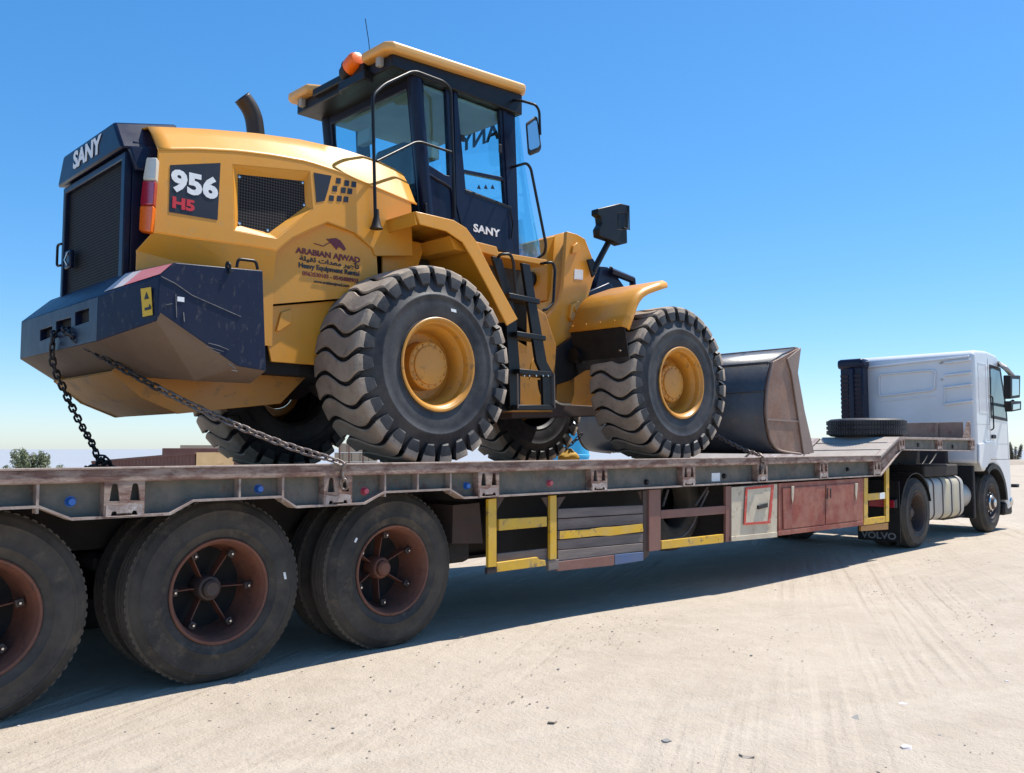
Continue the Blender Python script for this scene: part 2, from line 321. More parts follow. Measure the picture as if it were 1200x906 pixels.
# ================================================================== THE SETTING
def gz(x, y):                                      # gentle dip towards the tractor; the yard falls away on the far side
    t = min(max((x - 5.2) / 3.4, 0), 1); t = t*t*(3-2*t)
    s = min(max(0, y - 9), 190)
    return -0.085 * t - 0.055 * (s - 6 * (1 - math.exp(-s / 6)))
def ghit(px, py, far=400):                         # where the line of sight of a pixel meets the ground
    d = ray(px, py).normalized(); t = 2.0
    while t < far:
        p = _org + d*t
        if p.z < gz(p.x, p.y): return p
        t += .1 + t*.004
    return _org + d*far
def gpos(px, depth):                               # ground point in the direction of picture column px, at a given depth
    d = ray(px, 524); d = d / d.dot(_fw) * depth; x, y = d.x, d.y - CAM_D; return Vector((x, y, gz(x, y)))
def make_ground():
    bm = bmesh.new()
    xs = [-1500, -400, -120, -50, -25, -14, -10] + [-8 + .25*i for i in range(145)] + [30, 36, 45, 60, 90, 150, 300, 800, 2500]
    ys = [-1500, -300, -80, -30, -14, -9] + [-7 + .25*i for i in range(61)] + [9, 10, 11, 12, 14, 16, 20, 24, 32, 40, 55, 70, 100, 150, 199]
    r2 = random.Random(3); ph = [(r2.uniform(.4, 2.4), r2.uniform(-2, 2), r2.uniform(0, 6)) for _ in range(14)]
    def z(x, y):
        near = -8 <= x <= 28 and -7 <= y <= 8
        w = 0
        if near and y < -.1:
            k = min(1, (-.1 - y) / .8) 
            w = k * sum(math.sin(a*x + b*y + c) for a, b, c in ph) * .0035
        return gz(x, y) + w
    grid(bm, [[(x, y, z(x, y)) for y in ys] for x in xs])
    o = finish('ground', bm, None, smooth=True, auto=80)
    m = bpy.data.materials.new('sand_ground'); m.use_nodes = True; nt = m.node_tree; N = nt.nodes; L = nt.links; b = N['Principled BSDF']
    geo = N.new('ShaderNodeNewGeometry')
    def noise(s, d=8, stretch=(1,1,1), rot=0, rg=.62):
        m0 = N.new('ShaderNodeMapping'); m0.inputs['Rotation'].default_value = (0, 0, -rot); L.new(geo.outputs['Position'], m0.inputs[0])
        mp = N.new('ShaderNodeMapping'); mp.inputs['Scale'].default_value = stretch
        L.new(m0.outputs[0], mp.inputs[0]); n = N.new('ShaderNodeTexNoise'); n.inputs['Scale'].default_value = s; n.inputs['Detail'].default_value = d; n.inputs['Roughness'].default_value = rg
        L.new(mp.outputs[0], n.inputs['Vector']); return n.outputs['Fac']
    def rng(f, a, bb, lo=0, hi=1):
        r = N.new('ShaderNodeMapRange'); r.inputs['From Min'].default_value = a; r.inputs['From Max'].default_value = bb; r.inputs['To Min'].default_value = lo; r.inputs['To Max'].default_value = hi; L.new(f, r.inputs['Value']); return r.outputs[0]
    def mix(f, A, B):
        x = N.new('ShaderNodeMix'); x.data_type = 'RGBA'; L.new(f, x.inputs['Factor']); ii = [q for q in x.inputs if q.type == 'RGBA']
        for i, v in zip(ii, (A, B)):
            if isinstance(v, tuple): i.default_value = (*v, 1)
            else: L.new(v, i)
        return [q for q in x.outputs if q.type == 'RGBA'][0]
    c = mix(rng(noise(.55), .35, .65), (.462, .394, .316), (.412, .348, .276))
    c = mix(rng(noise(3.2, 10, (1.0, 1.0, 1), .0), .42, .72, 0, .55), c, (.505, .437, .356))
    trk = [noise(1.7, 2.5, (.08, 2.4, 1), R(28)), noise(1.5, 2.5, (.06, 2.4, 1), R(-20)), noise(1.6, 2.5, (.06, 2.4, 1), R(-3))]   # wheel tracks across the yard
    msk = [noise(.30, 2, (.5, 1.6, 1), R(28)), noise(.27, 2, (.4, 1.6, 1), R(-20)), noise(.33, 2, (.4, 1.8, 1), R(-3))]
    def mulf(a, b_):
        x = N.new('ShaderNodeMath'); x.operation = 'MULTIPLY'; L.new(a, x.inputs[0]); L.new(b_, x.inputs[1]); return x.outputs[0]
    tk = [mulf(rng(t, .46, .60, 0, 1), rng(k, .46, .60, 0, 1)) for t, k in zip(trk, msk)]
    c = mix(rng(tk[0], 0, 1, 0, .22), c, (.37, .31, .245))
    c = mix(rng(tk[1], 0, 1, 0, .30), c, (.53, .465, .38))
    c = mix(rng(tk[2], 0, 1, 0, .20), c, (.38, .32, .255))
    c = mix(rng(noise(.8, 4), .55, .75, 0, .35), c, (.39, .335, .275))
    c = mix(rng(noise(38, 3), .60, .74, 0, .35), c, (.31, .265, .215))                               # grit
    c = mix(rng(noise(75, 2), .64, .76, 0, .5), c, (.58, .53, .46))
    L.new(c, b.inputs['Base Color']); b.inputs['Roughness'].default_value = .95; b.inputs['Specular IOR Level'].default_value = .15
    def add(a, bb):
        x = N.new('ShaderNodeMath'); x.operation = 'ADD'; L.new(a, x.inputs[0]); L.new(bb, x.inputs[1]); return x.outputs[0]
    h = add(add(rng(noise(6, 10), 0, 1, 0, 1.0), rng(noise(60, 4), 0, 1, 0, .35)), add(add(rng(tk[0], 0, 1, 0, -.5), rng(tk[1], 0, 1, 0, .35)), rng(tk[2], 0, 1, 0, -.35)))
    bn = N.new('ShaderNodeBump'); bn.inputs['Strength'].default_value = .62; bn.inputs['Distance'].default_value = .06; L.new(h, bn.inputs['Height']); L.new(bn.outputs[0], b.inputs['Normal'])
    o.data.materials.append(m); o['kind'] = 'structure'; return o
make_ground()

# ================================================================== THE LOW-LOADER TRAILER
DECK, RB, TW = 1.328, 1.055, 3.2
TILT = .026                                        # the whole deck leans a little to the far side
def dz(y): return DECK - TILT*y
trailer = empty('low_loader_trailer', (5.5, TW/2, 0))
tag(trailer, 'rusty brown low-bed semi-trailer with three axles carrying the yellow wheel loader', 'trailer')
def qp(name, pts, y, t, m, parent=trailer, bevel=.003, lift=P, xf=None):
    return plate(name, [lift(a, b, y) for a, b in pts], (0, t, 0), m, parent, bevel, xf=xf)
POCK = [0.53, 1.91, 3.30, 4.67, 6.00, 7.38, 8.80, 10.26, 11.80]
bot = [(-.62, 1.055), (.08, 1.055), (.26, 1.128), (1.48, 1.128), (1.64, RB), (2.17, RB), (2.31, 1.125), (2.88, 1.125), (2.99, RB), (3.52, RB), (3.68, 1.125), (4.28, 1.125), (4.42, RB), (11.92, RB)]
def rail_set(y0, s, DECK=DECK, dr=0.0):                              # s=+1: right-hand rail (outer face towards -Y), -1: left-hand
    def Y(a): return y0 + s*a
    bt = [(x, z + dr) for x, z in bot]
    bm = bmesh.new(); ext(bm, [(x, Y(.06), z + .01) for x, z in bt] + [(11.93, Y(.06), DECK - .02), (-.62, Y(.06), DECK - .02)], (0, s*.014, 0))
    finish('rail_web', bm, 'rail_web', trailer, 0)
    bm = bmesh.new(); ext(bm, [(-.62, Y(-.012), DECK - .075), (11.93, Y(-.012), DECK - .075), (11.93, Y(-.012), DECK), (-.62, Y(-.012), DECK)], (0, s*.13, 0))
    finish('top_rail', bm, 'rail_paint', trailer, .008)
    bm = bmesh.new(); ext(bm, [(-.62, Y(-.018), DECK - .004), (11.93, Y(-.018), DECK - .004), (11.93, Y(-.018), DECK + .008), (-.62, Y(-.018), DECK + .008)], (0, s*.05, 0))
    finish('rail_edge', bm, 'worn_edge', trailer, .003)
    bm = bmesh.new()
    for (xa, za), (xb, zb) in zip(bt, bt[1:]):
        ext(bm, [(xa, Y(-.006), za), (xb, Y(-.006), zb), (xb, Y(-.006), zb + .014), (xa, Y(-.006), za + .014)], (0, s*.11, 0))
    finish('bottom_flange', bm, 'worn_edge', trailer, 0)
rail_set(0, 1); rail_set(TW, -1, DECK - TILT*TW, -TILT*TW)
def make_pocket():
    w, zt, zb = .11, DECK - .07, RB + .004
    def hole(xc, a0, a1, z0, z1): return [(xc - a0, -.008, z0), (xc + a0, -.008, z0), (xc + a1, -.008, z1 - .012), (xc + a1*.6, -.008, z1), (xc - a1*.6, -.008, z1), (xc - a1, -.008, z1 - .012)]
    hs = []
    for xc in (-.054, .057):
        hs.append(hole(xc, .028, .017, 1.148, 1.243)); hs.append(hole(xc, .017, .015, 1.067, 1.092))
    bm = bmesh.new(); holed(bm, [(-w, -.008, zb), (w, -.008, zb), (w, -.008, zt), (-w, -.008, zt)], hs, (0, .012, 0))
    for x0 in (-w, w - .012): bx(bm, x0, x0 + .012, .0042, .058, zb, zt)
    p = finish('stake_pocket', bm, 'rail_paint', None, 0)
    bm = bmesh.new(); 
    holed(bm, [(-w + .01, -.0105, zb + .006), (w - .01, -.0105, zb + .006), (w - .012, -.0105, 1.125), (.03, -.0105, 1.135), (-.02, -.0105, 1.118), (-w + .012, -.0105, 1.132)], [hole(xc, .018, .016, 1.0665, 1.0925) for xc in (-.054, .057)], (0, .002, 0))
    q = finish('worn_patch', bm, 'pocket_worn', p, 0)
    return p, q
pp, pq = make_pocket(); base = pp.location.copy()
for i, x in enumerate(POCK):
    a = pp if i == 0 else pp.copy(); b = pq if i == 0 else pq.copy()
    if i: col.objects.link(a); col.objects.link(b); b.parent = a
    a.parent = trailer; a.location = base + Vector((x, 0, 0)) - WL(trailer)
for x in (1.47, 2.60, 2.895, 3.69, 3.98, 4.29):
    box('rib', x - .007, x + .007, 0, .059, 1.10 if x not in (2.60, 3.98) else 1.139, DECK - .076, 'worn_edge', trailer, 0)
def reflector(px, py, m, r=.024):
    c = P(px, py, .058); disc('reflector', [(0, -.03), (r*.75, -.03), (r, -.02), (r, 0), (r*1.25, 0), (r*1.25, .004)], c, m, trailer, n=16)
for px, py, m in ((82.5, 588, 'lens_blue'), (303, 573, 'lens_blue'), (427, 575.5, 'lens_pink'), (546.5, 569.5, 'lens_blue'), (643.5, 566, 'lens_pink'), (757, 565, 'black_plastic'), (848, 558, 'black_plastic'), (992.5, 550, 'black_plastic')): reflector(px, py, m)
qp('white_patch', [(834, 554.5), (844, 554), (844, 564), (834, 564.5)], .055, .004, 'decal_white')
# deck, beams, cross members
sx = [-.6] + POCK + [11.93]
for k, (xa, xb) in enumerate(zip(sx, sx[1:])):      # deck sheets butted over the cross members
    bm = bmesh.new(); q = [(xa + .003, .10), (xb - .003, .10), (xb - .003, TW - .10), (xa + .003, TW - .10)]; up = .0015*(k % 3)
    hexa(bm, [Vector((x, y, dz(y) - .045)) for x, y in q], [Vector((x, y, dz(y) - .014 + up)) for x, y in q]); finish('deck_sheet', bm, 'deck_steel', trailer, .003)
for y in (.86, TW - .92):
    box('main_beam', -.6, 4.72, y, y + .06, .80, dz(y + .06) - .05, 'under_black', trailer, .004)
    box('main_beam', 4.72, 12.0, y, y + .06, .50, dz(y + .06) - .05, 'under_black', trailer, .004)
    box('beam_flange', 4.72, 12.0, y - .07, y + .13, .47, .498, 'under_black', trailer, .004)
for x in POCK + [5.3, 6.7, 8.1, 9.5, 11.0]:
    bm = bmesh.new(); hexa(bm, [Vector((x - .04, y, z)) for y, z in ((.08, 1.10), (TW - .08, 1.02), (TW - .08, dz(TW - .08) - .05), (.08, dz(.08) - .05))], [Vector((x + .04, y, z)) for y, z in ((.08, 1.10), (TW - .08, 1.02), (TW - .08, dz(TW - .08) - .05), (.08, dz(.08) - .05))]); finish('cross_member', bm, 'under_black', trailer)
box('belly_plate', 4.75, 11.9, 1.0, TW - 1.0, .60, .63, 'under_black', trailer, 0)
# wheels
def road_wheel(parent, x, zc, yo, s, rust=True, dual=True, Rt=.552, front=False, name='wheel'):
    e = empty(name, (x, yo, zc), parent); ax = (0, s, 0); c = (x, yo, zc); k = Rt / .552
    def tyre(off, nm):
        pr = [(.300, .05), (.306, .028), (.33, .012), (.37, .004), (.372, .001), (.378, .001), (.38, .003), (.43, 0), (.475, .005), (.478, .002), (.486, .003), (.489, .008), (.52, .022), (.541, .040), (.5495, .058), (.552, .066)]
        for g in (.10, .145, .19): pr += [(.552, g - .006), (.541, g - .004), (.541, g + .004), (.552, g + .006)]
        pr += [(.552, .22), (.545, .236), (.52, .262), (.47, .282), (.40, .285), (.31, .26)]
        bm = bmesh.new(); lathe(bm, [(r*k, a) for r, a in pr], Vector(c) + Vector(ax)*off, ax, 96)
        o = finish(nm, bm, 'road_rubber', e, smooth=True, auto=50, clampz=gz(x, yo) + .001)
        o.data.materials.append(MATS['road_tread'])
        for p in o.data.polygons:
            v = sum((o.data.vertices[i].co for i in p.vertices), Vector()) / len(p.vertices); w = WL(o) + v - Vector(c)
            if math.hypot(w.x, w.z) > .535*k: p.material_index = 1
        bm = bmesh.new(); n = 72                  # shoulder tread notches
        for i in range(n):
            t = 2*math.pi*i/n; M = Matrix.Translation(Vector(c) + Vector(ax)*off) @ Matrix.Rotation(t, 4, 'Y')
            bx(bm, -.016*k, .012*k, s*.056, s*.086, .546*k, .5555*k, M)
        for f in [f for f in bm.faces if f.calc_center_median().z < gz(x, yo) + .02]: pass
        finish('shoulder_block', bm, 'road_tread', o, clampz=gz(x, yo) + .002)['kind'] = 'stuff'
        return o
    tyre(0, 'tyre')
    if dual: tyre(.335, 'inner_tyre')
    if front: pr = [(.305, .03), (.312, .012), (.300, .008), (.288, .016), (.275, .06), (.255, .085), (.20, .075), (.165, .04), (.15, .02), (.13, .012), (.13, .0), (.11, -.03), (.09, -.05), (0, -.055)]
    else: pr = [(.307, .045), (.318, .014), (.312, .006), (.300, .010), (.288, .034), (.280, .05), (.272, .16), (.262, .24), (.250, .29), (0, .30)]
    bm = bmesh.new(); lathe(bm, [(r*k, a) for r, a in pr], c, ax, 64)
    rim = finish('rim', bm, 'rim_rust' if rust else 'rim_dark', e, smooth=True, auto=40)
    if not front:
        rim.data.materials.append(MATS['cavity'])
        for p in rim.data.polygons:
            v = sum((rim.data.vertices[i].co for i in p.vertices), Vector()) / len(p.vertices); w = WL(rim) + v - Vector(c)
            if math.hypot(w.x, w.z) < .24*k: p.material_index = 1
        a0 = rnd.uniform(0, 1)
        disc('hub_cap', [(0, .115), (.040, .112), (.055, .125), (.058, .15), (.072, .155), (.080, .17), (.082, .28)] if rust else [(0, .09), (.06, .09), (.085, .11), (.10, .13), (.14, .14), (.14, .26)], c, 'rim_rust' if rust and rnd.random() > .4 else 'rim_dark', e, ax, 28)
        for i in range(6 if rust else 10):
            t = a0 + 2*math.pi*i/(6 if rust else 10); M = Matrix.Translation(c) @ Matrix.Rotation(t, 4, 'Y')
            if rust:
                bm = bmesh.new(); hexa(bm, [M @ Vector(q) for q in ((-.004, s*.20, .075), (.004, s*.20, .075), (.004, s*.27, .075), (-.004, s*.27, .075))], [M @ Vector(q) for q in ((-.004, s*.165, .262), (.004, s*.165, .262), (.004, s*.25, .262), (-.004, s*.25, .262))])
                finish('spoke', bm, 'rim_rust', e, .002)
                bm = bmesh.new(); bx(bm, -.022, .022, s*.118, s*.15, .222, .268, M); cl = finish('rim_clamp', bm, 'rim_dark', e, .006)
                p = M @ Vector((0, s*.104, .243)); disc('stud', [(0, 0), (.007, 0), (.011, .006), (.011, .016), (.018, .024), (.018, .03)], p, 'chrome', cl, ax, 8)
            else:
                p = M @ Vector((0, s*.12, .165)); disc('stud', [(0, 0), (.012, 0), (.016, .01), (.016, .06)], p, 'rim_dark', e, ax, 8)
    else:
        for i in range(10):
            M = Matrix.Translation(c) @ Matrix.Rotation(2*math.pi*i/10, 4, 'Y'); p = M @ Vector((0, s*.03, .182))
            disc('stud', [(0, 0), (.014, 0), (.018, .01), (.018, .05)], p, 'chrome', e, ax, 8)
        disc('hub_trim', [(.0, -.06), (.06, -.058), (.085, -.045), (.09, -.02), (.135, -.005), (.14, .01)], c, 'chrome', e, ax, 28)
        for i in range(10):
            M = Matrix.Translation(c) @ Matrix.Rotation(2*math.pi*(i+.5)/10, 4, 'Y')
            disc('hand_hole', [(0, 0), (.027, 0), (.027, .02)], M @ Vector((0, s*.066, .222)), 'cavity', e, ax, 12)
    return e
def chalk(pts): plate('chalk_mark', [P(a, b, .198) for a, b in pts], (0, .004, 0), 'decal_white', trailer, 0)
chalk(((332, 671), (334.5, 670.5), (336, 678.5), (333.5, 679))); chalk(((417.5, 630), (419.5, 631), (417, 636), (415, 635)))
AXLES = (1.255, 2.595, 3.93)
for x in AXLES:
    road_wheel(trailer, x, .553, .20, 1, Rt=.566); road_wheel(trailer, x, .553, TW - .20, -1, Rt=.566)
    tube('axle', [(x, .55, .545), (x, TW - .55, .545)], .075, 'under_black', trailer, 10)
    for y in (.88, TW - .90):
        box('leaf_spring', x - .5, x + .5, y, y + .09, .66, .74, 'under_black', trailer, .01)
        box('spring_hanger', x + .52, x + .66, y - .01, y + .1, .62, .86, 'under_brown', trailer, .01)
plate('mud_guard', [P(531, 592, .34), P(562, 589, .34), P(566, 637, .34), P(530, 637, .34)], (0, .5, 0), 'under_brown', trailer)
box('air_tank', 4.62, 4.9, .45, 1.4, .50, .78, 'under_black', trailer, .05)
# rail guards under the deck
G = .03
yp = empty('side_guard', P(612, 672, G), trailer)
def gp(name, pts, m, par, y=G, t=.03): return qp(name, pts, y, t, m, par)
gp('post', [(572.3, 585), (582, 584), (582, 664), (572.3, 665)], 'guard_yellow', yp, G - .004)
gp('post_foot', [(571, 665.6), (582, 664.6), (582, 671.5), (571, 673)], 'under_black', yp)
gp('post', [(644.8, 581), (652.4, 580.5), (652.4, 655), (644.8, 656)], 'guard_yellow', yp, G - .004)
gp('post_foot', [(643, 656.8), (655, 655.5), (655, 667), (643, 669)], 'plank_grey', yp)
gp('rail', [(585, 608.5), (641, 605.4), (641, 617), (585, 622)], 'guard_yellow', yp, G + .003)
gp('rail', [(582.6, 659.5), (630, 653), (632, 656), (639, 656.5), (640, 663), (582.6, 670.5)], 'guard_yellow', yp, G + .003)
gp('rail', [(583, 649), (642.5, 642.5), (642.5, 655.5), (583, 661)], 'plank_grey', yp, G + .035)
for a, b in ((582.5, 592), (635, 644.3), (653, 663)):
    pts = [(a, 583), (b, 582), (a if a in (582.5, 653) else b, 598)]; gp('gusset', pts, 'under_brown', yp, G + .02, .02)
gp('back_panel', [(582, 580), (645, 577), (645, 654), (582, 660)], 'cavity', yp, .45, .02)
pb = empty('plank_guard', P(705, 665, G), trailer)
yl = [596, 608, 622, 632.5, 645, 657.5]; yr = [591.5, 602, 614, 624, 636, 646]
for i in range(5):
    m = 'plank_grey'
    gp('plank', [(654, yl[i] + .5), (753.5, yr[i] + .5), (753.5, yr[i+1] - .5), (654, yl[i+1] - .5)], m, pb, G + .012 + (.008 if i % 2 else 0))
gp('tape_strip', [(656, 622.6), (690, 620.5), (706, 618), (722, 617.2), (753, 613.7), (754, 623), (738, 625), (715, 628), (700, 627.8), (680, 630), (656, 632)], 'guard_yellow', pb, G + .006, .003)
gp('plank', [(653, 658.5), (720, 650.5), (720, 662.5), (653, 669.5)], 'guard_brown', pb, G + .004)
gp('plank', [(720.6, 650.3), (754, 646.8), (754, 657), (720.6, 662.2)], 'plank_blue', pb, G + .006)
gp('post', [(753.8, 575), (760.5, 574.6), (760.5, 651), (753.8, 656)], 'under_brown', pb, G + .02)
gp('gusset', [(748, 576), (754, 575.5), (754, 592)], 'under_brown', pb, G + .04, .02)
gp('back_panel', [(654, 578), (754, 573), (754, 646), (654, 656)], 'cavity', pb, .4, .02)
bg2 = empty('frame_guard', P(812, 640, G), trailer)
gp('post', [(760.8, 574), (774.3, 573.5), (774.3, 644.5), (760.8, 646.5)], 'guard_brown', bg2)
gp('post', [(850.6, 570), (857.2, 569.6), (857.2, 634), (850.6, 635.4)], 'guard_brown', bg2)
gp('rail', [(774.6, 598), (850.3, 592.6), (850.3, 602), (774.6, 608)], 'guard_brown', bg2, G + .004)
gp('rail', [(775.5, 634), (848, 626), (848, 635.8), (775.5, 643.8)], 'guard_yellow', bg2, G + .004)
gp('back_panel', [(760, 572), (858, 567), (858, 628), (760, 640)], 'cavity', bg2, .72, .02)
for a, b in (((783, 574), (777, 593)), ((829, 571), (815, 592))): tube('stay', [P(*a, .2), P(*b, .2)], .012, 'plank_grey', bg2, 6)
sw = P(795, 612, .35)
bm = bmesh.new(); lathe(bm, [(.25, .02), (.27, 0), (.36, -.01), (.45, .0), (.49, .04), (.50, .1), (.50, .18), (.47, .23), (.3, .24), (.25, .2)], (sw.x, .38, .86), (0, 1, 0), 48, close=True); finish('spare_wheel', bm, 'road_rubber', bg2, smooth=True, auto=50)
tube('hose', smoothpath([P(830, 575, .18), P(818, 600, .18), P(811, 616, .18), P(800, 628, .18), P(782, 632, .2)]), .012, 'plank_grey', bg2, 6)
# tool boxes
wb = empty('white_toolbox', P(884, 633, .02), trailer)
gp('body', [(857.4, 571), (911, 567), (910.6, 629), (857.4, 634)], 'box_white', wb, .02, .55)
x0_ = P(857.4, 600, .02).x; box('shade_panel', x0_ - .016, x0_ - .004, .06, .60, .47, 1.05, 'under_black', wb, 0)  # black sheet added to darken the shaded end of the box
def ring(name, o, i, y, t, m, par):
    bm = bmesh.new(); holed(bm, [P(*q, y) for q in o], [[P(*q, y) for q in i]], (0, t, 0)); return finish(name, bm, m, par)
d = gp('door', [(876, 573.5), (905, 570.5), (901, 611.5), (873.5, 613.6)], 'box_white', wb, .008, .011)
ring('painted_border', [(874, 571.2), (907.2, 567.6), (903.2, 613.2), (871.6, 615.4)], [(876.4, 573.8), (904, 571), (900, 610.8), (874, 612.8)], .0045, .003, 'paint_red', d)
gp('latch', [(889, 592.5), (900, 589.6), (900, 594.6), (889, 597)], 'black_steel', d, -.012, .02)
gp('base_strip', [(857.4, 629), (911, 623.6), (911, 629.6), (857.4, 634.6)], 'box_white', wb, .005, .014)
rb = empty('red_toolbox', P(962, 620, .02), trailer)
gp('body', [(912.5, 566.5), (1012, 560.5), (1011.6, 615), (912.5, 627.5)], 'box_red', rb, .02, .55)
for q in ([(917.5, 571.8), (967.2, 568.6), (966.7, 614.6), (918.5, 620.2)], [(968.2, 568.5), (1006.5, 566), (1007, 609.2), (967.8, 614.4)]):
    d = gp('door', q, 'box_red', rb, .006, .013)
bm = bmesh.new(); tb(bm, [P(969.5, 572.5, -.01), P(973.5, 572.2, -.012), P(973.5, 584, -.012), P(969.5, 584.6, -.01)], .008, 6, closed=True); finish('handle', bm, 'rim_dark', rb, smooth=True)
for a, b in ((928, 570), (1002.5, 566.5)): gp('hinge', [(a, b), (a + 3, b - .3), (a + 2.4, b + 11), (a + 1.2, b + 20), (a, b + 12)], 'box_white', rb, -.006, .011)
gp('base_strip', [(912.5, 622.6), (1011.8, 610.6), (1011.8, 615.6), (912.5, 628)], 'box_red', rb, .004, .015)
yf = empty('ladder_guard', P(1027, 616, .04), trailer)
gp('post', [(1012.7, 560.4), (1017.2, 560), (1017.2, 615), (1012.7, 615.6)], 'guard_yellow', yf, .04)
gp('post', [(1038.4, 548.5), (1042, 547.5), (1042, 611.5), (1038.4, 612)], 'guard_yellow', yf, .04)
gp('rung', [(1017.4, 578.6), (1038.2, 577), (1038.2, 584.6), (1017.4, 586.6)], 'guard_yellow', yf, .045)
gp('rung', [(1017.4, 607.4), (1038.2, 604.8), (1038.2, 612), (1017.4, 615)], 'guard_yellow', yf, .045)
gp('reflective_patch', [(1031, 577.8), (1037, 577.4), (1037, 584.4), (1031, 585)], 'decal_white', yf, .04, .004)
gp('step_board', [(1009, 616.5), (1041, 612.6), (1041, 620.5), (1009, 622.5)], 'frame_yellow', yf, .25, .03)
# ramp and gooseneck
RX0, RX1, GT, GB = 11.93, 12.56, 1.585, 1.405
def rpt(t, y, off=0): return Vector((RX0 + (RX1-RX0)*t, y, DECK + .006 + (GT - DECK)*t + off - TILT*y*(1 - t)))
for (a, b) in ((0.0, .29), (.33, .66), (.70, 1.0)):
    for y0, y1 in ((-.01, 1.12), (2.1, TW + .01)):
        bm = bmesh.new(); hexa(bm, [rpt(a, y0), rpt(a, y1), rpt(b, y1), rpt(b, y0)], [rpt(a, y0, -.03), rpt(a, y1, -.03), rpt(b, y1, -.03), rpt(b, y0, -.03)]); finish('ramp_plate', bm, 'ramp_steel', trailer, .004)
bm = bmesh.new(); hexa(bm, [rpt(0, -.008, -.05), rpt(0, TW, -.05), rpt(1, TW, -.05), rpt(1, -.008, -.05)], [rpt(0, -.008, -.09), rpt(0, TW, -.09), rpt(1, TW, -.09), rpt(1, -.008, -.09)]); finish('ramp_bed', bm, 'under_brown', trailer, 0)
bm = bmesh.new(); hexa(bm, [rpt(.02, 1.16, -.02), rpt(.02, 2.06, -.02), rpt(1, 2.06, -.01), rpt(1, 1.16, -.01)], [rpt(.02, 1.16, -.048), rpt(.02, 2.06, -.048), rpt(1, 2.06, -.03), rpt(1, 1.16, -.03)]); finish('ramp_centre_plate', bm, 'pocket_worn', trailer, .004)
for y0, s in ((0, 1), (TW, -1)):
    plate('ramp_side', [(11.932, y0 + s*.02, RB), (12.60, y0 + s*.02, GB - .005), (12.562, y0 + s*.02, GT - .01), (11.932, y0 + s*.02, DECK - .01)], (0, s*.02, 0), 'rail_paint', trailer)
    for (xa, za), (xb, zb), th in (((11.925, RB - .004), (12.64, GB - .01), .02), ((11.93, DECK - .04), (12.56, GT - .04), .045)):
        plate('ramp_edge', [(xa, y0 - s*.008, za), (xb, y0 - s*.008, zb), (xb, y0 - s*.008, zb + th), (xa, y0 - s*.008, za + th)], (0, s*.09, 0), 'worn_edge', trailer)
    plate('gooseneck_rail', [(12.60, y0 + s*.03, GB), (15.62, y0 + s*.03, GB - .02), (15.62, y0 + s*.03, GT), (12.56, y0 + s*.03, GT)], (0, s*.015, 0), 'rail_web', trailer)
    for za, zb, th in ((GB - .006, GB - .03, .016), (GT - .03, GT - .03, .034)):
        plate('gooseneck_flange', [(12.565, y0 - s*.006, za), (15.63, y0 - s*.006, zb), (15.63, y0 - s*.006, zb + th), (12.565, y0 - s*.006, za + th)], (0, s*.09, 0), 'worn_edge', trailer)
for x in (12.66, 14.10, 15.55):
    a = pp.copy(); b = pq.copy(); col.objects.link(a); col.objects.link(b); b.parent = a; a.parent = trailer
    a.scale = (.9, 1, .78); a.location = Vector((x, base.y, GB - .005)) - WL(trailer)
for px, py in ((1075.5, 521.5), (1116, 523.5)): c = P(px, py, .028); disc('marker_lamp', [(0, -.02), (.025, -.02), (.032, 0)], c, 'black_plastic', trailer, n=12)
box('gooseneck_deck', 12.57, 15.6, .09, TW - .09, GT - .05, GT - .02, 'deck_steel', trailer, 0)
for y in (.86, TW - .92): box('gooseneck_beam', 12.62, 15.6, y, y + .08, 1.15, GT - .06, 'under_black', trailer, .004)
box('fifth_wheel_plate', 13.2, 15.4, 1.0, 2.2, 1.10, 1.14, 'under_black', trailer, .01)
hy = PX(1058, 500, 15.5).y
box('headboard', 15.50, 15.53, .12, hy, GT + .006, 1.86, 'head_rust', trailer, .004)
plate('headboard_wing', [(15.25, .03, GT + .006), (15.6, .03, GT + .006), (15.6, .03, 1.87), (15.48, .03, 1.86)], (0, .025, 0), 'rail_paint', trailer)
for i in range(3):
    y = .5 + i*.6; box('headboard_rib', 15.46, 15.498, y, y + .05, GT + .006, 1.84, 'head_rust', trailer, .003)
# spare tyre lying on the gooseneck
sc = Vector((12.98, .64, GT + .006))
bm = bmesh.new()
pr = [(.30, .02), (.33, .0), (.42, .0), (.50, .012), (.535, .035), (.55, .055), (.55, .10), (.54, .102), (.54, .112), (.55, .114), (.55, .165), (.54, .167), (.54, .177), (.55, .179), (.55, .225), (.535, .25), (.50, .268), (.42, .275), (.33, .27), (.30, .25)]
lathe(bm, pr, sc, (0, 0, 1), 96, close=True)
for i in range(88):
    M = Matrix.Translation(sc) @ Matrix.Rotation(2*math.pi*i/88, 4, 'Z')
    for z0, z1 in ((.04, .095), (.118, .16), (.183, .24)): bx(bm, .545, .561, -.0125, .0125, z0, z1, M)
st = finish('spare_tyre', bm, 'rubber', smooth=True, auto=40); tag(st, 'black spare tyre lying flat on the gooseneck behind the white truck cab', 'tyre')

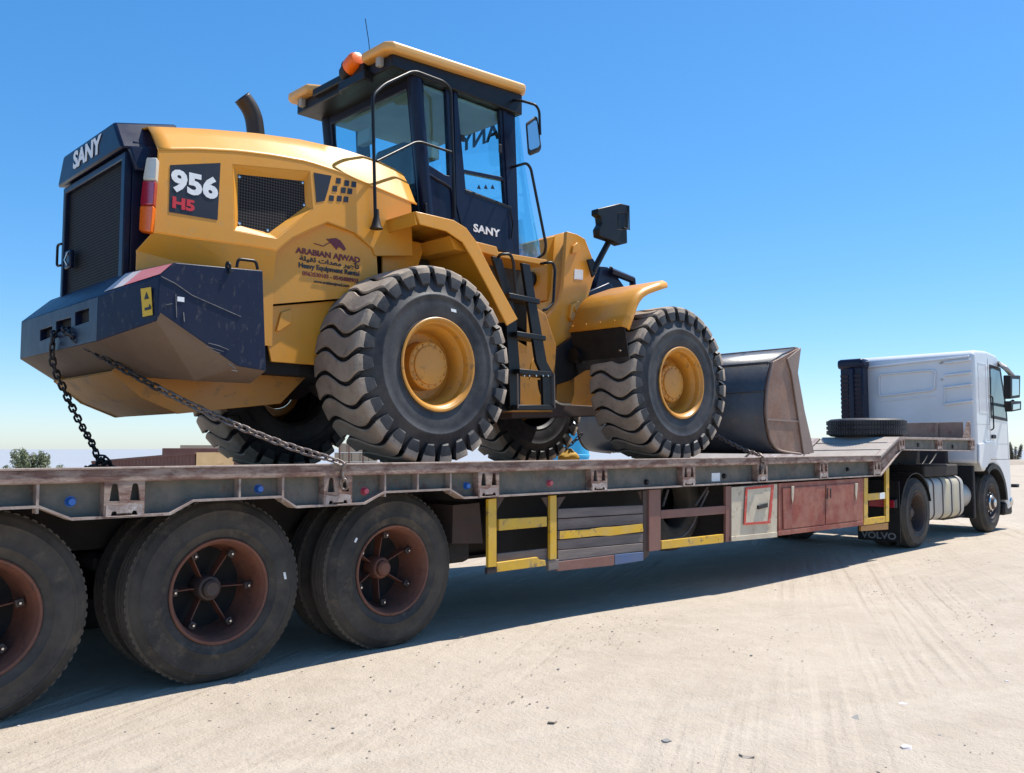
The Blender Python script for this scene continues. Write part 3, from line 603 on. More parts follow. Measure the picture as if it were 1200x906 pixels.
# ================================================================== THE TRACTOR UNIT
TY0, TY1, TG = .26, 2.69, -.085
truck = empty('tractor_truck', (16.0, (TY0+TY1)/2, TG))
tag(truck, 'white cab-over tractor truck coupled under the gooseneck of the trailer', 'truck')
RAX, FAX = 13.9, 17.42
for y, s in ((.27, 1), (TY1 - .01, -1)):
    road_wheel(truck, RAX, TG + .525, y, s, rust=False, Rt=.53, name='rear_wheel')
    road_wheel(truck, FAX, TG + .525, y + s*.03, s, rust=False, dual=False, Rt=.53, front=True, name='front_wheel')
    a, b = sorted((y + s*.02, y + s*.62))
    bm = bmesh.new(); n = 14
    for i in range(n):
        t0, t1 = [R(15) + R(150)*k/n for k in (i, i+1)]
        q = [(RAX + .60*math.cos(t), TG + .525 + .60*math.sin(t)) for t in (t0, t1)]; q2 = [(RAX + .615*math.cos(t), TG + .525 + .615*math.sin(t)) for t in (t0, t1)]
        hexa(bm, [(q[0][0], a, q[0][1]), (q[1][0], a, q[1][1]), (q2[1][0], a, q2[1][1]), (q2[0][0], a, q2[0][1])], [(q[0][0], b, q[0][1]), (q[1][0], b, q[1][1]), (q2[1][0], b, q2[1][1]), (q2[0][0], b, q2[0][1])])
    finish('mudguard', bm, 'black_plastic', truck)
    fl = box('mud_flap', 13.20, 13.215, a - .02, b + .02, .05, .95, 'black_plastic', truck, .003)
    text('flap_lettering', 'VOLVO', .135, (13.196, (a+b)/2, .125), ROT_REAR, 'decal_grey', fl, sx=1.15, bold=.004)
    tl = empty('tail_lamp', (13.12, (a+b)/2, .62), truck)
    box('housing', 13.10, 13.19, a, a + .40, .55, .68, 'black_plastic', tl, .01)
    box('lens', 13.085, 13.099, a + .01, a + .39, .56, .67, 'lamp_red', tl, .008)
for y in (1.05, 1.84): box('chassis_rail', 13.0, 18.2, y, y + .08, .68, .95, 'under_black', truck, .004)
tube('rear_axle', [(RAX, .7, TG + .525), (RAX, 2.25, TG + .525)], .11, 'under_black', truck, 12)
tube('front_axle', [(FAX, .55, TG + .525), (FAX, 2.4, TG + .525)], .07, 'under_black', truck, 12)
box('fifth_wheel', 13.5, 14.5, 1.05, 1.9, .97, 1.09, 'under_black', truck, .02)
box('engine', 16.5, 18.1, .75, 2.2, .45, 1.45, 'under_black', truck, .03)
box('cross_cable_box', 14.4, 15.9, .35, 1.0, .97, 1.16, 'under_black', truck, .03)
for i in range(5):
    y0 = .6 + i*.14; tube('air_line', smoothpath([(15.9, y0, 1.5), (15.5, y0 + .05, 1.18 - .03*i), (14.9, y0, 1.1), (14.3, y0 + .1, 1.18)]), .014, 'black_plastic', truck, 6)
# fuel tank
def rbox_x(bm, x0, x1, yc, zc, hy, hz, r, n=5):    # rounded-rectangle section extruded along X
    pts = []
    for cx, cz, a0 in ((hy - r, hz - r, 0), (-hy + r, hz - r, 90), (-hy + r, -hz + r, 180), (hy - r, -hz + r, 270)):
        for k in range(n + 1): t = R(a0 + 90*k/n); pts.append((cx + r*math.cos(t), cz + r*math.sin(t)))
    ext(bm, [(x0, yc + a, zc + b) for a, b in pts], (x1 - x0, 0, 0))
ft = empty('fuel_tank', (15.3, .64, .27), truck)
bm = bmesh.new(); rbox_x(bm, 14.50, 16.02, .64, .615, .32, .345, .14); finish('tank_shell', bm, 'tank_grey', ft, smooth=True)
for i, x in enumerate((14.66, 15.05, 15.45, 15.84)):
    bm = bmesh.new(); rbox_x(bm, x, x + .035, .64, .615, .328, .353, .145); finish('strap', bm, 'rim_dark', ft, smooth=True)
for x in (15.16, 15.56):
    bm = bmesh.new(); rbox_x(bm, x, x + .22, .64, .615, .322, .347, .141); finish('faded_band', bm, 'tank_band', ft, smooth=True)
bm = bmesh.new(); lathe(bm, [(0, 0), (.2, 0), (.235, .03), (.235, .50), (.2, .53), (0, .53)], (16.10, .62, .60), (1, 0, 0), 24); finish('air_reservoir', bm, 'tank_grey', truck, smooth=True)
box('battery_shelf', 15.6, 16.6, .5, 1.0, .22, .27, 'under_black', truck, .01)
box('inner_wing', 16.62, 16.72, .35, 1.0, .2, 1.12, 'black_plastic', truck, .02)
# cab
cab = empty('cab', (17.5, (TY0+TY1)/2, 1.1), truck)
arch = [(FAX + .70*math.cos(R(a)), TG + .53 + .70*math.sin(R(a))) for a in range(128, 4, -8)]
prof = [(16.60, 3.08), (16.60, 1.17), (16.80, 1.13)] + arch + [(18.16, .42), (18.2, .28), (18.40, .30), (18.44, .75), (18.42, 1.5), (18.36, 2.15), (17.98, 3.04), (17.84, 3.15), (17.3, 3.19), (16.70, 3.16)]
bm = bmesh.new(); ext(bm, [(x, TY0, z) for x, z in prof], (0, TY1 - TY0, 0)); body = finish('cab_body', bm, 'truck_white', cab, .055, seg=4)
XR = 16.598
def rp(name, pts, t, m, par=cab, x=XR, bevel=.004): return plate(name, [PX(a, b, x) for a, b in pts], (-t, 0, 0), m, par, bevel)
def rline(name, pts, r, m): return tube(name, fillet([PX(a, b, XR - .002) for a, b in pts], .06), r, m, cab, 6)
bm = bmesh.new(); holed(bm, fillet([PX(a, b, XR) for a, b in ((1029, 440.5), (1097, 434.5), (1096.5, 457.5), (1029, 464.5), (1029, 440.5))], .08, 4)[1:-1] if False else [PX(a, b, XR) for a, b in ((1030, 440), (1033, 438.2), (1094, 433), (1097, 435), (1096.5, 455), (1093, 458.6), (1033, 465.3), (1030, 463))],
    [[PX(a, b, XR) for a, b in ((1031.4, 441.4), (1034, 439.8), (1093, 434.8), (1095.4, 436.6), (1095, 454), (1092, 456.6), (1034, 463.2), (1031.4, 461.6))]], (-.04, 0, 0)); finish('rear_panel_rim', bm, 'truck_white', cab, .008)
for (a, b, c_, d_) in ((1107, 425.6, 1138, 421.6), (1107, 440, 1139, 436.6), (1107, 454.4, 1139.5, 450.4), (1107, 474, 1141, 469.6)):
    rp('pressed_rib', [(a, b - 1.2), (c_, d_ - 1.2), (c_, d_ + 1.4), (a, b + 1.4)], .045, 'truck_white', bevel=.012)
rp('pressed_rib', [(1106.6, 452), (1108.4, 451.8), (1108.4, 475), (1106.6, 475)], .016, 'truck_white', bevel=.005)
rp('pressed_rib', [(1018, 429.4), (1136, 416.8), (1136, 419), (1018, 431.8)], .035, 'truck_white', bevel=.01)
rp('pressed_rib', [(1030, 470.5), (1097, 463.4), (1097, 464.6), (1030, 471.8)], .010, 'truck_white', bevel=.003)
for q in ((1102.5, 424), (1102.5, 444), (1101, 425)): rp('rear_fixing', [(q[0], q[1]), (q[0] + 3, q[1] - .3), (q[0] + 3, q[1] + 1.6), (q[0], q[1] + 1.9)], .012, 'tank_grey')
# snorkel
sn = empty('air_intake', PX(998, 500, 16.4), truck); ya = PX(1012.5, 450, 16.35).y; yb = PX(986, 450, 16.35).y
box('duct', 16.30, 16.56, ya, yb, 1.4, 3.02, 'navy', sn, .03)
box('cap', 16.26, 16.60, ya - .02, yb + .05, 2.93, 3.12, 'navy', sn, .06)
box('spine', 16.255, 16.30, (ya+yb)/2 - .06, (ya+yb)/2 + .04, 1.5, 2.94, 'navy', sn, .02)
for i in range(13):
    z = 1.75 + i*.085
    for a, b in ((ya + .02, (ya+yb)/2 - .07), ((ya+yb)/2 + .05, yb - .02)):
        bm = bmesh.new(); hexa(bm, [(16.285, a, z + .05), (16.285, b, z + .05), (16.30, b, z), (16.30, a, z)], [(16.26, a, z + .045), (16.26, b, z + .045), (16.275, b, z - .005), (16.275, a, z - .005)]); finish('louvre', bm, 'navy', sn)
# cab side: door, window, pressed panel, handle, trim
mat('truck_window', (0.10, 0.17, 0.21), (0.08, 0.14, 0.18), rough=.06, rvar=.02, coat=.5)
def sp(name, pts, y, t, m, par=cab, bevel=.003): return plate(name, [Vector((a, y, b)) for a, b in pts], (0, t, 0), m, par, bevel)
dr = empty('door', (17.7, TY0, 1.2), cab)
for xs in ((17.30, 17.315),): sp('door_gap', [(xs[0], 1.22), (xs[1], 1.22), (xs[1], 3.05), (xs[0], 3.05)], TY0 - .001, .004, 'cavity', dr, 0)
sp('window', [(17.42, 2.02), (18.26, 1.98), (18.22, 2.22), (17.98, 2.86), (17.44, 2.90)], TY0 - .004, .006, 'truck_window', dr)
bm = bmesh.new(); q = [(17.38, 1.97), (18.32, 1.93), (18.28, 2.22), (18.02, 2.92), (17.40, 2.95)]; q2 = [(17.425, 2.025), (18.255, 1.985), (18.215, 2.22), (17.975, 2.855), (17.445, 2.895)]
holed(bm, [(a, TY0 - .008, b) for a, b in q], [[(a, TY0 - .008, b) for a, b in q2]], (0, .01, 0)); finish('window_frame', bm, 'black_plastic', dr)
box('door_handle', 17.36, 17.56, TY0 - .03, TY0 - .002, 1.60, 1.67, 'black_plastic', dr, .01)
bm = bmesh.new(); q = [(16.78, 2.05), (17.2, 2.05), (17.2, 2.95), (16.78, 2.95)]; q2 = [(16.80, 2.07), (17.18, 2.07), (17.18, 2.93), (16.80, 2.93)]
holed(bm, [(a, TY0 - .006, b) for a, b in q], [[(a, TY0 - .006, b) for a, b in q2]], (0, .008, 0)); finish('side_panel_rim', bm, 'truck_white', cab, .004)
sp('side_seam', [(16.62, 1.845), (17.3, 1.845), (17.3, 1.852), (16.62, 1.852)], TY0 - .001, .003, 'tank_grey', cab, 0)
bm = bmesh.new()
aa = [(FAX + .70*math.cos(R(a)), TG + .53 + .70*math.sin(R(a))) for a in range(122, -6, -8)]; ab = [(FAX + .61*math.cos(R(a)), TG + .53 + .61*math.sin(R(a))) for a in range(122, -6, -8)]
for i in range(len(aa) - 1): ext(bm, [(aa[i][0], TY0 - .02, aa[i][1]), (aa[i+1][0], TY0 - .02, aa[i+1][1]), (ab[i+1][0], TY0 - .02, ab[i+1][1]), (ab[i][0], TY0 - .02, ab[i][1])], (0, .4, 0))
finish('wheel_arch', bm, 'black_plastic', cab)
sp('lower_fairing', [(16.60, 1.19), (16.62, 1.50), (17.3, 1.56), (17.75, 1.48), (17.62, 1.235), (17.2, 1.235), (17.0, 1.09), (16.72, 1.06)], TY0 - .03, .03, 'truck_white', cab, .012)
for z in (.55, .86): box('cab_step', 18.06, 18.36, TY0 + .005, TY0 + .25, z, z + .04, 'black_plastic', cab, .01)
tube('grab_rail', fillet([Vector((17.36, TY0 - .002, 1.75)), Vector((17.36, TY0 - .05, 1.78)), Vector((17.36, TY0 - .05, 2.35)), Vector((17.36, TY0 - .002, 2.38))], .03), .012, 'black_plastic', cab, 6)
for xa, xb, za, zb in ((17.31, 18.38, 1.215, 1.222), (18.30, 18.31, 1.22, 1.95), (17.31, 18.3, 1.50, 1.504)): sp('panel_gap', [(xa, za), (xb, za), (xb, zb), (xa, zb)], TY0 - .001, .003, 'cavity', cab, 0)
disc('side_marker', [(0, -.02), (.02, -.018), (.025, 0)], (16.95, TY0 - .002, 1.42), 'lamp_orange', cab, n=12)
box('bumper', 18.05, 18.5, TY0 + .02, TY1 - .02, .18, .42, 'black_plastic', cab, .04)
disc('fog_lamp', [(0, -.03), (.07, -.02), (.085, .0), (.085, .03)], (18.36, TY0 - .0, .42), 'chrome', cab, n=20)
sp('windscreen_edge', [(18.0, 3.03), (18.03, 3.03), (18.395, 2.16), (18.37, 2.14)], TY0 + .02, TY1 - TY0 - .04, 'truck_window', cab)
mi = empty('mirror', P(1190, 470, -.02), truck)
mc = P(1190, 452.5, -.02)
qp('main_housing', [(1184, 439.5), (1196, 440), (1195.6, 466), (1184.6, 467.5)], -.05, .12, 'black_plastic', mi, .015)
plate('glass', [P(a, b, -.05) + Vector((-.001, 0, 0)) for a, b in ((1186, 444), (1194, 444.4), (1194, 463), (1186, 464))], (0, -.004, 0), 'mirror_glass', mi)
qp('wide_housing', [(1184.6, 470), (1197, 470), (1197, 480.5), (1186, 482.5)], -.05, .12, 'black_plastic', mi, .012)
plate('glass', [P(a, b, -.05) for a, b in ((1187, 474), (1195, 473), (1195, 479), (1187, 480.6))], (0, -.004, 0), 'mirror_glass', mi)
tube('arm', fillet([P(1172, 427, TY0), P(1178, 431, .05), P(1187, 441, -.01)], .1), .045, 'tank_grey', mi, 8)
tube('arm', [P(1177, 476, TY0), P(1187, 470, 0)], .03, 'black_plastic', mi, 8)
tube('arm', [P(1170, 424, TY0), P(1172, 428, .2)], .02, 'black_plastic', mi, 6)

# ================================================================== THE WHEEL LOADER
loader = empty('wheel_loader', (5.5, YC, DECK))
tag(loader, 'yellow and navy wheel loader chained on the trailer deck, bucket towards the truck', 'wheel loader')
def lift(px, py, p0, n):
    d = ray(px, py); return _org + d * ((Vector(p0) - _org).dot(n) / d.dot(n))
def mir(p): return Vector((p[0], 2*YC - p[1], p[2]))
YH = 1.66                                        # centre line of the hood
def mirH(p): return Vector((p[0], 2*YH - p[1], p[2]))
# ---- wheels
def loader_wheel(name, x, zc, yo, s, Rt, xf=None):
    c = Vector((x, yo, zc)); ax = (0, s, 0)
    e = empty(name, xf @ c if xf is not None else c, loader); W = .60; Rc = Rt - .05
    pr = [(.345, .06), (.352, .035), (.375, .022), (.378, .014), (.386, .013), (.39, .018), (.44, .004), (.50, 0), (.545, .003), (.55, -.003), (.565, -.003), (.57, .004), (.64, .018), (Rc - .045, .045), (Rc - .012, .075), (Rc, .11), (Rc + .008, .2), (Rc + .01, .3)]
    pr = pr + [(r, W - a) for r, a in pr[::-1]]
    bm = bmesh.new(); lathe(bm, pr, c, ax, 96); ty = finish('tyre', bm, 'rubber', e, smooth=True, auto=60, xf=xf, clampz=dz(yo + s*.3) - .010)
    # rock-lug tread: one wavy bar, turned round the tyre
    NL = 27; pitch = 2*math.pi/NL; bm = bmesh.new()
    half = [(1.05, Rc - .10, 0), (1.048, Rc - .06, 0), (1.035, Rc - .015, 0), (1.012, Rt - .022, 0), (.965, Rt - .008, 0), (.90, Rt - .002, 0)]
    ts = [(-t, r, q) for t, r, q in half] + [(-.8 + .1*k, Rt + .006*(1 - (-.8 + .1*k)**2), 0) for k in range(17)] + half[::-1]
    def wave(t): return (.30*math.sin(math.pi*max(-1, min(1, t))*1.02) - .04*t) * pitch
    for i in range(NL):
        rows = []
        for t, rt, inn in ts:
            y = yo + s*(W/2 + t*(W/2 - .012)); a0 = pitch*i + s*wave(t); side = abs(t) > 1.0
            hw = pitch * interp([(0, .415), (.6, .41), (.9, .385), (1.0, .365), (1.035, .34), (1.048, .29), (1.05, .22)], abs(t)); hb = hw * 1.06
            dep = .055 if not side else .018
            ring = []
            for a, r in ((a0 - hb, rt - dep), (a0 - hw, rt - .012), (a0 - hw*.87, rt), (a0 + hw*.87, rt), (a0 + hw, rt - .012), (a0 + hb, rt - dep)):
                if side and r == rt - dep: y2 = y + s*(.03 if t < 0 else -.03)
                else: y2 = y
                ring.append(bm.verts.new((x + r*math.sin(a), y2, zc + r*math.cos(a))))
            rows.append(ring)
        for A, B in zip(rows, rows[1:]):
            for k in range(5):
                f = bm.faces.new((A[k], A[k+1], B[k+1], B[k])); f.material_index = 1 if (any(A is q for q in rows[:2]) or any(B is q for q in rows[-2:]) or k in (0, 4)) else 0
        for q in (rows[0], rows[-1][::-1]): bm.faces.new(q).material_index = 1
    tr = finish('tread', bm, 'tread', e, smooth=True, auto=28, xf=xf, clampz=dz(yo + s*.3) - .010); tr.data.materials.append(MATS['rubber'])
    bm = bmesh.new(); lathe(bm, [(.345, .055), (.362, .03), (.377, .012), (.380, .0), (.372, -.006), (.358, -.004), (.350, .006), (.343, .02), (.332, .028), (.325, .045), (.322, .075), (.300, .105), (.288, .14), (.285, .23), (.27, .25), (.20, .255)], c, ax, 72)
    finish('rim', bm, 'hub_yellow', e, smooth=True, auto=30, xf=xf)
    bm = bmesh.new(); lathe(bm, [(0, .108), (.14, .110), (.155, .115), (.158, .128), (.185, .130), (.196, .140), (.198, .255)], c, ax, 40)
    for k in range(16):
        M = Matrix.Translation(c) @ Matrix.Rotation(2*math.pi*k/16, 4, 'Y'); lathe(bm, [(0, .119), (.007, .119), (.009, .123), (.009, .135)], M @ Vector((0, 0, .172)), ax, 6)
    finish('hub', bm, 'hub_yellow', e, smooth=True, auto=30, xf=xf)
    return e
RXC, FXC, TRW = 4.49, 7.80, 2*(YC - .38)
loader_wheel('rear_wheel', RXC, DECK + .775, .38, 1, .80)
loader_wheel('rear_wheel', RXC, dz(2.9) + .775, 2*YC - .38, -1, .80)
loader_wheel('front_wheel', FXC, DECK + .79, .38, 1, .81, FX)
loader_wheel('front_wheel', FXC, dz(2.9) + .79, 2*YC - .38, -1, .81, FX)
plate('tyre_sticker', [P(a, b, .376) for a, b in ((528.5, 361.5), (534.5, 363), (535, 366.5), (529, 365))], (0, .003, 0), 'decal_white', loader, 0)
for x, xf, nm in ((RXC, None, 'rear_axle'), (FXC, FX, 'front_axle')):
    bm = bmesh.new(); lathe(bm, [(0, -1.15), (.20, -1.13), (.20, -.80), (.15, -.7), (.13, -.35), (.24, -.2), (.26, 0), (.24, .2), (.13, .35), (.15, .7), (.20, .80), (.20, 1.13), (0, 1.15)], (x, YC, DECK + .78), (0, 1, 0), 24); finish(nm, bm, 'under_brown', loader, smooth=True, xf=xf)
# ---- hood
S = .85
crease = [P(a, b, S) for a, b in ((186, 176), (230, 175.5), (280, 178), (320, 183), (360, 190), (400, 203), (440, 220), (476, 235), (482, 238))]
top = [P(a, b, 1.06) for a, b in ((176, 150), (183, 149.5), (240, 152), (300, 157), (350, 164), (400, 175), (440, 188), (465, 200), (474, 206))]
cz = [(p.x, p.z) for p in crease]; tz = [(p.x, p.z) for p in top]
xs = [2.40 + (4.62 - 2.40)*i/24 for i in range(25)]
rows = []
for y, zf in ((YH, lambda x: interp(tz, x) + .05), (1.4, lambda x: interp(tz, x) + .04), (1.16, lambda x: interp(tz, x) + .015), (1.06, lambda x: interp(tz, x)), (.97, lambda x: interp(tz, x)*.62 + interp(cz, x)*.38), (.88, lambda x: interp(cz, x) + .025), (S, lambda x: interp(cz, x))):
    rows.append([Vector((x, y, zf(x))) for x in xs])
full = rows[::-1]; full = full + [[mirH(p) for p in r] for r in rows[1:]]
bm = bmesh.new(); grid(bm, full); hood = finish('hood', bm, 'loader_yellow', loader, smooth=True, auto=40, solid=.012)
# side panels with vent recess
vent_out = [(273, 193), (363, 201), (366.5, 245), (324, 279), (275, 270)]
vent_in = [(278.5, 205), (355.5, 213), (357, 242), (314, 273), (278.5, 264)]
arch_px = [(324, 294), (333, 286), (342, 279), (361, 270), (384, 260), (416, 272), (436, 290)]
side_px = [(186, 176), (230, 175.5), (280, 178), (320, 183), (360, 190), (400, 203), (440, 220), (476, 235), (482, 238), (484, 300), (440, 300)] + arch_px[::-1][0:1] + arch_px[::-1][1:] + [(291, 288), (222, 279), (180, 272), (183, 225)]
def both(fn, m2=None):                            # right side from the photograph, left side mirrored
    fn(lambda p: p); fn(m2 or mir)
def side_panel(m):
    bm = bmesh.new(); o = [m(P(a, b, S)) for a, b in side_px]; h = [m(P(a, b, S)) for a, b in vent_out]
    sgn = 1 if m((0, 0, 0))[1] == 0 else -1
    holed(bm, o, [h], (0, sgn*.02, 0)); finish('side_panel', bm, 'loader_yellow', loader, .006)
    hin = [m(P(a, b, .905)) for a, b in vent_in]; bm = bmesh.new()
    for i in range(5): 
        j = (i+1) % 5; bm.faces.new([bm.verts.new(v) for v in (h[i] + Vector((0, sgn*.004, 0)), h[j] + Vector((0, sgn*.004, 0)), hin[j], hin[i])])
    bmesh.ops.remove_doubles(bm, verts=bm.verts[:], dist=1e-5); finish('vent_recess', bm, 'loader_yellow', loader, solid=.006)
    vp = plate('vent_grille', [m(P(a, b, .898)) for a, b in ((277, 203.5), (357, 212), (358.5, 243), (314.5, 274.5), (277, 265.5))], (0, sgn*.02, 0), 'perforated', loader)
    for a, b in ((280, 207.5), (354, 214.5), (355.5, 240.5), (313, 270), (280, 262)): disc('bolt', [(0, -.012), (.010, -.010), (.013, 0)], m(P(a, b, .898)), 'chrome', vp, (0, sgn, 0), 10)
    # arch flange, lower slope, lettered panel
    bm = bmesh.new(); A = [P(a, b, S) for a, b in arch_px]; grid(bm, [[m(p + Vector((0, .002, 0))) for p in A], [m(p + Vector((0, .085, 0))) for p in A]]); finish('arch_flange', bm, 'loader_yellow', loader, solid=.008)
    T = [P(a, b, S) for a, b in ((180, 272), (222, 279), (291, 288), (324, 294))]; B = [P(a, b, .925) for a, b in ((160, 294), (205, 306), (291, 320), (320, 330))]
    B0 = [Vector((p.x, .925, 2.2)) for p in B]
    bm = bmesh.new(); grid(bm, [[m(p) for p in T], [m(p) for p in B], [m(p) for p in B0]]); finish('lower_side', bm, 'loader_yellow', loader, solid=.01)
both(side_panel, mirH)
tp0 = P(313, 357, .925); tp1 = P(434, 346, .868); tn = Vector((tp1.y - tp0.y, -(tp1.x - tp0.x), 0)).normalized()
tpx = [(308, 300), (320, 285), (342, 268), (384, 250), (416, 262), (440, 276), (444, 346), (313, 357)]
tpoly = [lift(a, b, tp0, tn) for a, b in tpx]
def text_panel(m):
    bm = bmesh.new(); sgn = 1 if m((0, 0, 0))[1] == 0 else -1; ext(bm, [m(p) for p in tpoly], (0, sgn*.012, 0)); return finish('lettered_panel', bm, 'loader_yellow', loader)
both(m2=mirH, fn=lambda m: (text_panel(m), plate('frame_panel', [m(P(a, b, .95)) for a, b in ((311, 359.5), (440, 348.5), (440, 424), (372, 428), (318, 424), (311, 390))], (0, .02 if m((0,0,0))[1] == 0 else -.02, 0), 'loader_yellow', loader)))
qp('tie_bracket', [(330, 366), (342, 362), (343, 378), (328, 388), (324, 388)], .93, .03, 'loader_yellow', loader, .004)
# rear closing wall and rear edge of the hood
plate('rear_bulkhead', [Vector((2.46, y, z)) for y, z in ((.95, 2.3), (2*YH - .95, 2.3), (2*YH - .95, 3.4), (2*YH - 1.12, 3.62), (1.12, 3.62), (.95, 3.4))], (.03, 0, 0), 'frame_yellow', loader)
bm = bmesh.new(); E = [P(176, 152, 1.06), P(186, 176, S), P(183, 225, S), P(180, 272, S), P(160, 294, .925), P(162, 320, .925)]
E2 = [Vector((2.47, min(p.y + .13, 1.16), p.z)) for p in E]
bm.free()
for m in (lambda p: p, mirH):
    bm = bmesh.new(); grid(bm, [[m(p) for p in E], [m(p) for p in E2]]); finish('rear_trim', bm, 'loader_yellow', loader, solid=.01)
# ---- tail lamps
def tail_lamp(m):
    e = empty('tail_lamp', m(PX(170, 272, 2.35)), loader)
    q = [((171.5, 184), (183.6, 184)), ((167, 210.6), (181.6, 211.4)), ((163.8, 240.4), (179.4, 240.4)), ((162.6, 270), (176, 272.4))]
    for i, (nm, mt) in enumerate((('clear_lens', 'lamp_clear'), ('red_lens', 'lamp_red'), ('amber_lens', 'lamp_orange'))):
        a, b, c_, d_ = q[i][0], q[i][1], q[i+1][1], q[i+1][0]
        plate(nm, [m(PX(*v, 2.335)) for v in (a, b, c_, d_)], (.05, .07 if m((0,0,0))[1] == 0 else -.07, 0), mt, e, .012)
both(tail_lamp, mirH)
# ---- radiator guard
YL, YR = 2.30, 1.05
rg = empty('radiator_guard', (2.4, (YL+YR)/2, 2.45), loader)
bm = bmesh.new()
ringB = [(2.25, YR, 2.42), (2.25, YL, 2.42), (2.25, YL, 3.47), (2.25, YR, 3.47)]
holed(bm, [Vector(p) for p in ringB], [[Vector((2.25, y, z)) for y, z in ((YR + .07, 2.50), (YL - .05, 2.50), (YL - .05, 3.42), (YR + .07, 3.42))]], (.05, 0, 0)); finish('frame', bm, 'navy', rg, .008)
box('side_wall', 2.302, 2.62, YR, YR + .03, 2.42, 3.55, 'navy', rg, .004); box('side_wall', 2.302, 2.62, YL - .03, YL, 2.42, 3.55, 'navy', rg, .004)
box('grille', 2.285, 2.30, YR + .06, YL - .04, 2.49, 3.43, 'perforated', rg, 0)
vis = bmesh.new()
va = [Vector(p) for p in ((2.215, 1.02, 3.475), (2.215, 2.34, 3.475), (2.215, 2.22, 3.70), (2.215, 1.19, 3.70))]
vb = [Vector(p) for p in ((2.66, 1.02, 3.56), (2.66, 2.34, 3.56), (2.66, 2.22, 3.80), (2.66, 1.19, 3.80))]
hexa(vis, va, vb); visor = finish('visor', vis, 'navy', rg, .02)
plate('visor_shoulder', [Vector(p) for p in ((2.30, .97, 3.33), (2.64, .93, 3.36), (2.64, .97, 3.56), (2.26, 1.0, 3.49))], (0, .06, 0), 'navy', rg, .01)
cs = PX(101.5, 180, 2.212); text('visor_lettering', 'SANY', .175, (2.210, cs.y, cs.z), ROT_REAR, 'decal_white', visor, sx=1.25, bold=.007)
tube('handle', fillet([(2.25, YL + .0, 2.86), (2.24, YL + .06, 2.86), (2.24, YL + .06, 3.03), (2.25, YL, 3.03)], .03), .010, 'black_steel', rg, 8)
box('latch', 2.225, 2.26, 2.02, 2.14, 2.80, 2.94, 'navy', rg, .01); tube('latch_pull', [(2.22, 2.05, 2.92), (2.205, 2.07, 2.86), (2.22, 2.05, 2.82)], .008, 'chrome', rg, 6)
# ---- counterweight
cw = empty('counterweight', (2.5, YC, 1.9), loader)
hw = .82; XC = 2.07
V = {}
def v3(n, x, y, z): V[n] = Vector((x, y, z)); V[n + 'm'] = mir((x, y, z))
v3('A1', XC + .001, YC - hw - .001, 2.431); v3('A2', 2.26, .45, 2.52); v3('A3', 2.36, .45, 2.62); v3('A4', 2.97, .45, 2.655); v3('T1', 2.27, 1.0, 2.625); v3('T4', 2.97, 1.0, 2.65)
v3('B1', XC + .001, YC - hw - .001, 2.134); v3('B2', 2.25, .45, 2.235); v3('B2b', 2.27, .45, 2.29); v3('B3', 2.80, .45, 1.985); v3('B4', 3.01, .45, 1.965)
v3('U1', 2.42, 1.05, 1.93); v3('U2', 2.60, .66, 1.885); v3('U4', 3.01, .66, 1.89); v3('U5', 3.01, 1.05, 1.93)
F = [('A1', 'A2', 'B2', 'B1'), ('A2', 'A3', 'A4', 'B4', 'B3', 'B2b', 'B2'), ('A1', 'T1', 'A3', 'A2'), ('T1', 'T4', 'A4', 'A3'), ('A4', 'T4', 'U5', 'U4', 'B4')]
FU = [('B1', 'B2', 'U2', 'U1'), ('B2', 'B2b', 'B3', 'U2'), ('B3', 'B4', 'U4', 'U2'), ('U1', 'U2', 'U4', 'U5')]
CF = [('A1', 'A1m', 'T1m', 'T1'), ('T1', 'T1m', 'T4m', 'T4'), ('T4', 'T4m', 'U5m', 'U5')]
CU = [('B1', 'U1', 'U1m', 'B1m'), ('U1', 'U5', 'U5m', 'U1m')]
bm = bmesh.new(); idx = {k: bm.verts.new(p) for k, p in V.items()}
def mk(fs, mi, mirror):
    for f in fs:
        for suf in (('', 'm') if mirror else ('',)):
            try:
                q = bm.faces.new([idx[n + suf] if mirror else idx[n] for n in f]); q.material_index = mi
            except ValueError: pass
mk(F, 0, True); mk(CF, 0, False); mk(FU, 1, True); mk(CU, 1, False)
body = finish('casting', bm, 'cw_navy', cw, .014, seg=3); body.data.materials.append(MATS['cw_under'])
bm = bmesh.new(); sl = []
for x0, x1, y0, y1 in ((47, 61, 384, 401), (65.5, 83, 374, 391), (88, 104, 363, 383)):
    sl.append([PX(a, b, XC) for a, b in ((x0, y1 - 1), (x1, y1 - 6.5), (x1, y0 - 2), (x0, y0 + 3))])
holed(bm, [Vector((XC, y, z)) for y, z in ((YC - hw, 2.135), (YC + hw, 2.135), (YC + hw, 2.43), (YC - hw, 2.43))], sl, (.058, 0, 0)); finish('hitch_plate', bm, 'cw_navy', cw, .004)
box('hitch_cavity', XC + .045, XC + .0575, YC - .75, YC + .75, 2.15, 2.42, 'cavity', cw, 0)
n2 = (V['A2'] - V['A1']).cross(V['B1'] - V['A1']).normalized(); n2 = -n2 if n2.x > 0 else n2; o2 = V['A1'] + n2*.014
lab = plate('warning_label', [lift(a, b, o2, n2) for a, b in ((165, 338.5), (177, 336.5), (179, 369), (167.5, 371.5))], n2*.002, 'decal_yellow', cw, 0)
o3 = o2 + n2*.004
for tri in (((169, 351), (174.5, 350), (171.5, 342)), ((169.5, 364), (177, 362.5), (177, 359.5), (175, 356), (174.5, 359.5), (169.5, 361))):
    plate('pictogram', [lift(a, b, o3, n2) for a, b in tri], n2*.001, 'decal_black', lab, 0)
n3 = (V['A3'] - V['A1']).cross(V['T1'] - V['A1']).normalized(); n3 = -n3 if n3.z < 0 else n3; o4 = V['A1'] + n3*.006
